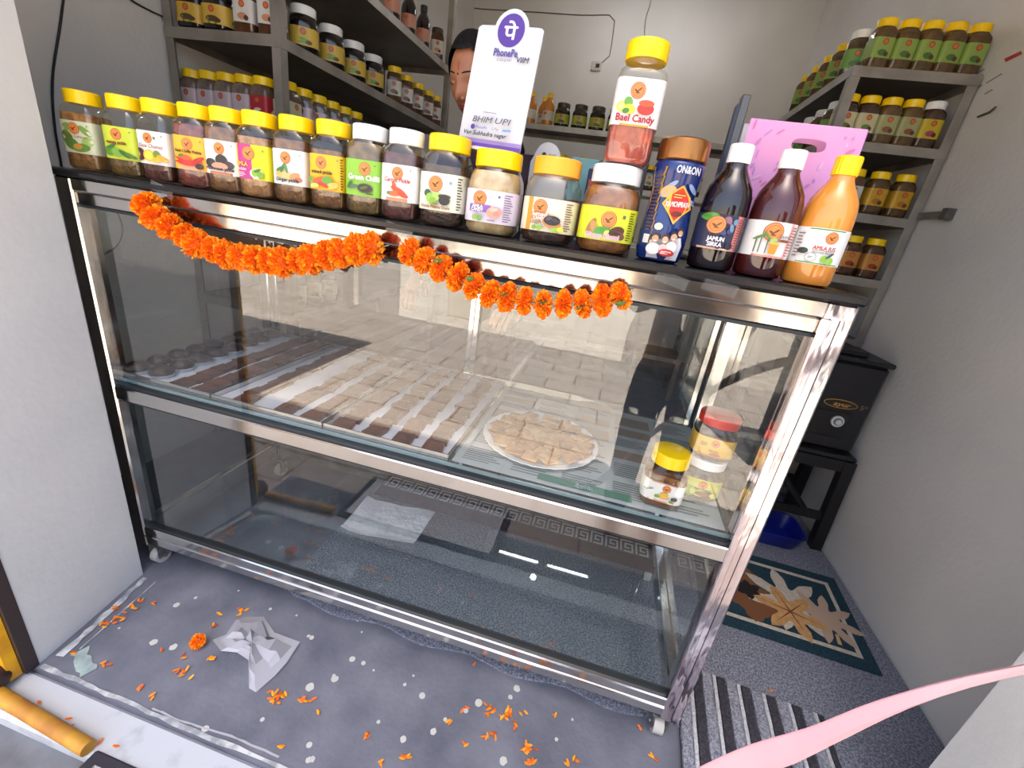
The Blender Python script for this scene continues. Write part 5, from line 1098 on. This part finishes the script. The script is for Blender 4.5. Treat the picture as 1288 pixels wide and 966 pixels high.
def human(root, H, skin_m, cloth_top, cloth_low, elbows, wrists, hand_dirs, skirt=False):
    """standing body in root space, facing -y, feet at z=0"""
    k = H / 1.6
    J = [(0, 0, .92 * k, .135 * k, .10 * k), (0, 0, 1.08 * k, .115 * k, .09 * k), (0, .005, 1.24 * k, .135 * k, .095 * k), (0, .005, 1.335 * k, .07 * k, .055 * k), (0, -.005, 1.41 * k, .046 * k, .046 * k)]; E = [(0, 1), (1, 2), (2, 3), (3, 4)]
    for s_, el, wr, hd in ((-1, elbows[0], wrists[0], hand_dirs[0]), (1, elbows[1], wrists[1], hand_dirs[1])):
        i = len(J); J += [(s_ * .155 * k, .01, 1.30 * k, .052 * k), (el[0], el[1], el[2], .040 * k), ((el[0] + wr[0]) / 2, (el[1] + wr[1]) / 2, (el[2] + wr[2]) / 2, .036 * k), (wr[0], wr[1], wr[2], .025 * k)]; E += [(2, i), (i, i + 1), (i + 1, i + 2), (i + 2, i + 3)]
        d = Vector(hd); sd = d.cross(Vector((0, -1, 0.2))); finger_set(J, E, i + 3, Vector(wr), d, sd if sd.length > .1 else Vector((1, 0, 0)))
        i = len(J); J += [(s_ * .09 * k, 0, .84 * k, .085 * k), (s_ * .10 * k, -.01, .47 * k, .056 * k), (s_ * .10 * k, .005, .30 * k, .053 * k), (s_ * .10 * k, .015, .08 * k, .038 * k), (s_ * .105 * k, -.05, .035 * k, .036 * k), (s_ * .11 * k, -.13, .025 * k, .026 * k)]; E += [(0, i), (i, i + 1), (i + 1, i + 2), (i + 2, i + 3), (i + 3, i + 4), (i + 4, i + 5)]
    body = skin_mesh('body', J, E, skin_m, root)
    g = .014
    T = [(0, 0, .90 * k, .135 * k + g, .10 * k + g), (0, 0, 1.08 * k, .118 * k + g, .092 * k + g), (0, .005, 1.24 * k, .138 * k + g, .098 * k + g), (0, .005, 1.335 * k, .075 * k + g, .06 * k + g)]; TE = [(0, 1), (1, 2), (2, 3)]
    for s_, el in ((-1, elbows[0]), (1, elbows[1])):
        i = len(T); T += [(s_ * .155 * k, .01, 1.30 * k, .056 * k + g), (el[0], el[1], el[2], .043 * k + g)]; TE += [(2, i), (i, i + 1)]
    skin_mesh('top', T, TE, cloth_top, root)
    if skirt:
        b = MB(); b.loft([(.06 * k, .20 * k, .17 * k, 2), (.3 * k, .19 * k, .16 * k, 2), (.6 * k, .178 * k, .15 * k, 2), (.85 * k, .172 * k, .14 * k, 2), (1.0 * k, .155 * k, .125 * k, 2)], cloth_low, n=40, rib=.05); b.build('skirt', root, True)
    else:
        T = [(0, 0, .96 * k, .132 * k + g, .10 * k + g), (0, 0, .88 * k, .130 * k + g, .10 * k + g)]; TE = [(0, 1)]
        for s_ in (-1, 1):
            i = len(T); T += [(s_ * .092 * k, 0, .80 * k, .088 * k + g), (s_ * .10 * k, -.01, .47 * k, .065 * k + g), (s_ * .10 * k, .005, .30 * k, .06 * k + g), (s_ * .10 * k, .01, .09 * k, .055 * k + g)]; TE += [(1, i), (i, i + 1), (i + 1, i + 2), (i + 2, i + 3)]
        skin_mesh('trousers', T, TE, cloth_low, root)
    return body
wm = thing('person', 'woman with a red forehead mark looking down behind the payment sign', 'person', (.74, .86, .0145), (0, 0, -.12))
SKW = (190, 126, 92)
human(wm, 1.66, mat(SKW, tuple(int(v * .86) for v in SKW), scale=14, rough=.5), mat((64, 40, 44), (48, 30, 36), scale=12, rough=.8), mat((52, 36, 44), rough=.85), [(-.24, .03, 1.08), (.24, .03, 1.08)], [(-.20, -.12, .93), (.20, -.12, .93)], [(.1, -.7, -.5), (-.1, -.7, -.5)], skirt=True)
hd, HRm, SKm = build_head(wm, (-.065, -.060, 1.595), (math.radians(24), 0, math.radians(-8)), SKW, (22, 17, 17))
b = MB(); b.tube([face_pt(0, z_, .0004) for z_ in (.043, .050, .058, .064)], [.001, .0016, .0016, .0008], mat((190, 52, 24), rough=.6), n=6); b.build('forehead_mark', hd, True)
b = MB(); q = face_pt(0, .034, .0003); b.sphere(q, .0032, mat((120, 20, 24), rough=.5), nu=10, nv=7, sq=(1, .5, 1)); b.build('bindi', hd, True)
b = MB(); b.tube([(.0, .10, .0), (.01, .125, -.06), (.04, .13, -.14), (.08, .12, -.24), (.09, .10, -.34)], [.035, .04, .036, .03, .018], HRm, n=12); b.build('braid', hd, True)
ph = thing('person', 'photographer in dark clothes mirrored in the counter glass', 'person', (1.63, -1.24, -.2995), (0, 0, PI - .0))
SKP = (150, 100, 76); DK = mat((36, 36, 44), (28, 28, 36), scale=10, rough=.85)
human(ph, 1.70, mat(SKP, rough=.55), DK, mat((40, 42, 54), rough=.85), [(-.23, -.06, 1.16), (.25, -.08, 1.2)], [(-.05, -.10, 1.34), (.30, -.16, 1.44)], [(.3, -.6, .4), (.3, -.8, .3)])
build_head(ph, (0, -.03, 1.63), (math.radians(14), 0, 0), SKP, (26, 22, 22))
# dark signboard on the pavement (its letters show mirrored in the glass)
sb = thing('street_signboard', 'dark standing signboard with white letters mirrored in the counter glass', 'signboard', (2.95, -2.4, -.3), (0, 0, 0)); sb.scale = (1.5, 1.5, 1.5)
b = MB(); b.box(-.27, .45, -.03, .0, .0, 1.42, mat((40, 40, 44), rough=.5), bev=.004); b.build('board', sb)
b = MB(); A = plane_art(b, (0, .0003, 0), (-1, 0, 0), (0, 0, 1), (0, 1, 0)); A.text('R', .17, 1.16, .12, (236, 240, 226), width=.09, bold=.004); A.text('OH', .15, .96, .12, (240, 242, 236), width=.13, bold=.004); A.disc(.12, .72, .13, .13, (236, 236, 240)); A.rect(-.4, .06, .22, .5, (196, 196, 200), n=1); b.build('print', sb)
for s_ in (-1, 1): b = MB(); b.box(.08 + s_ * .28 - .02, .08 + s_ * .28 + .02, -.30, -.02, 0, .03, STEEL_DULL); b.build('foot', sb)
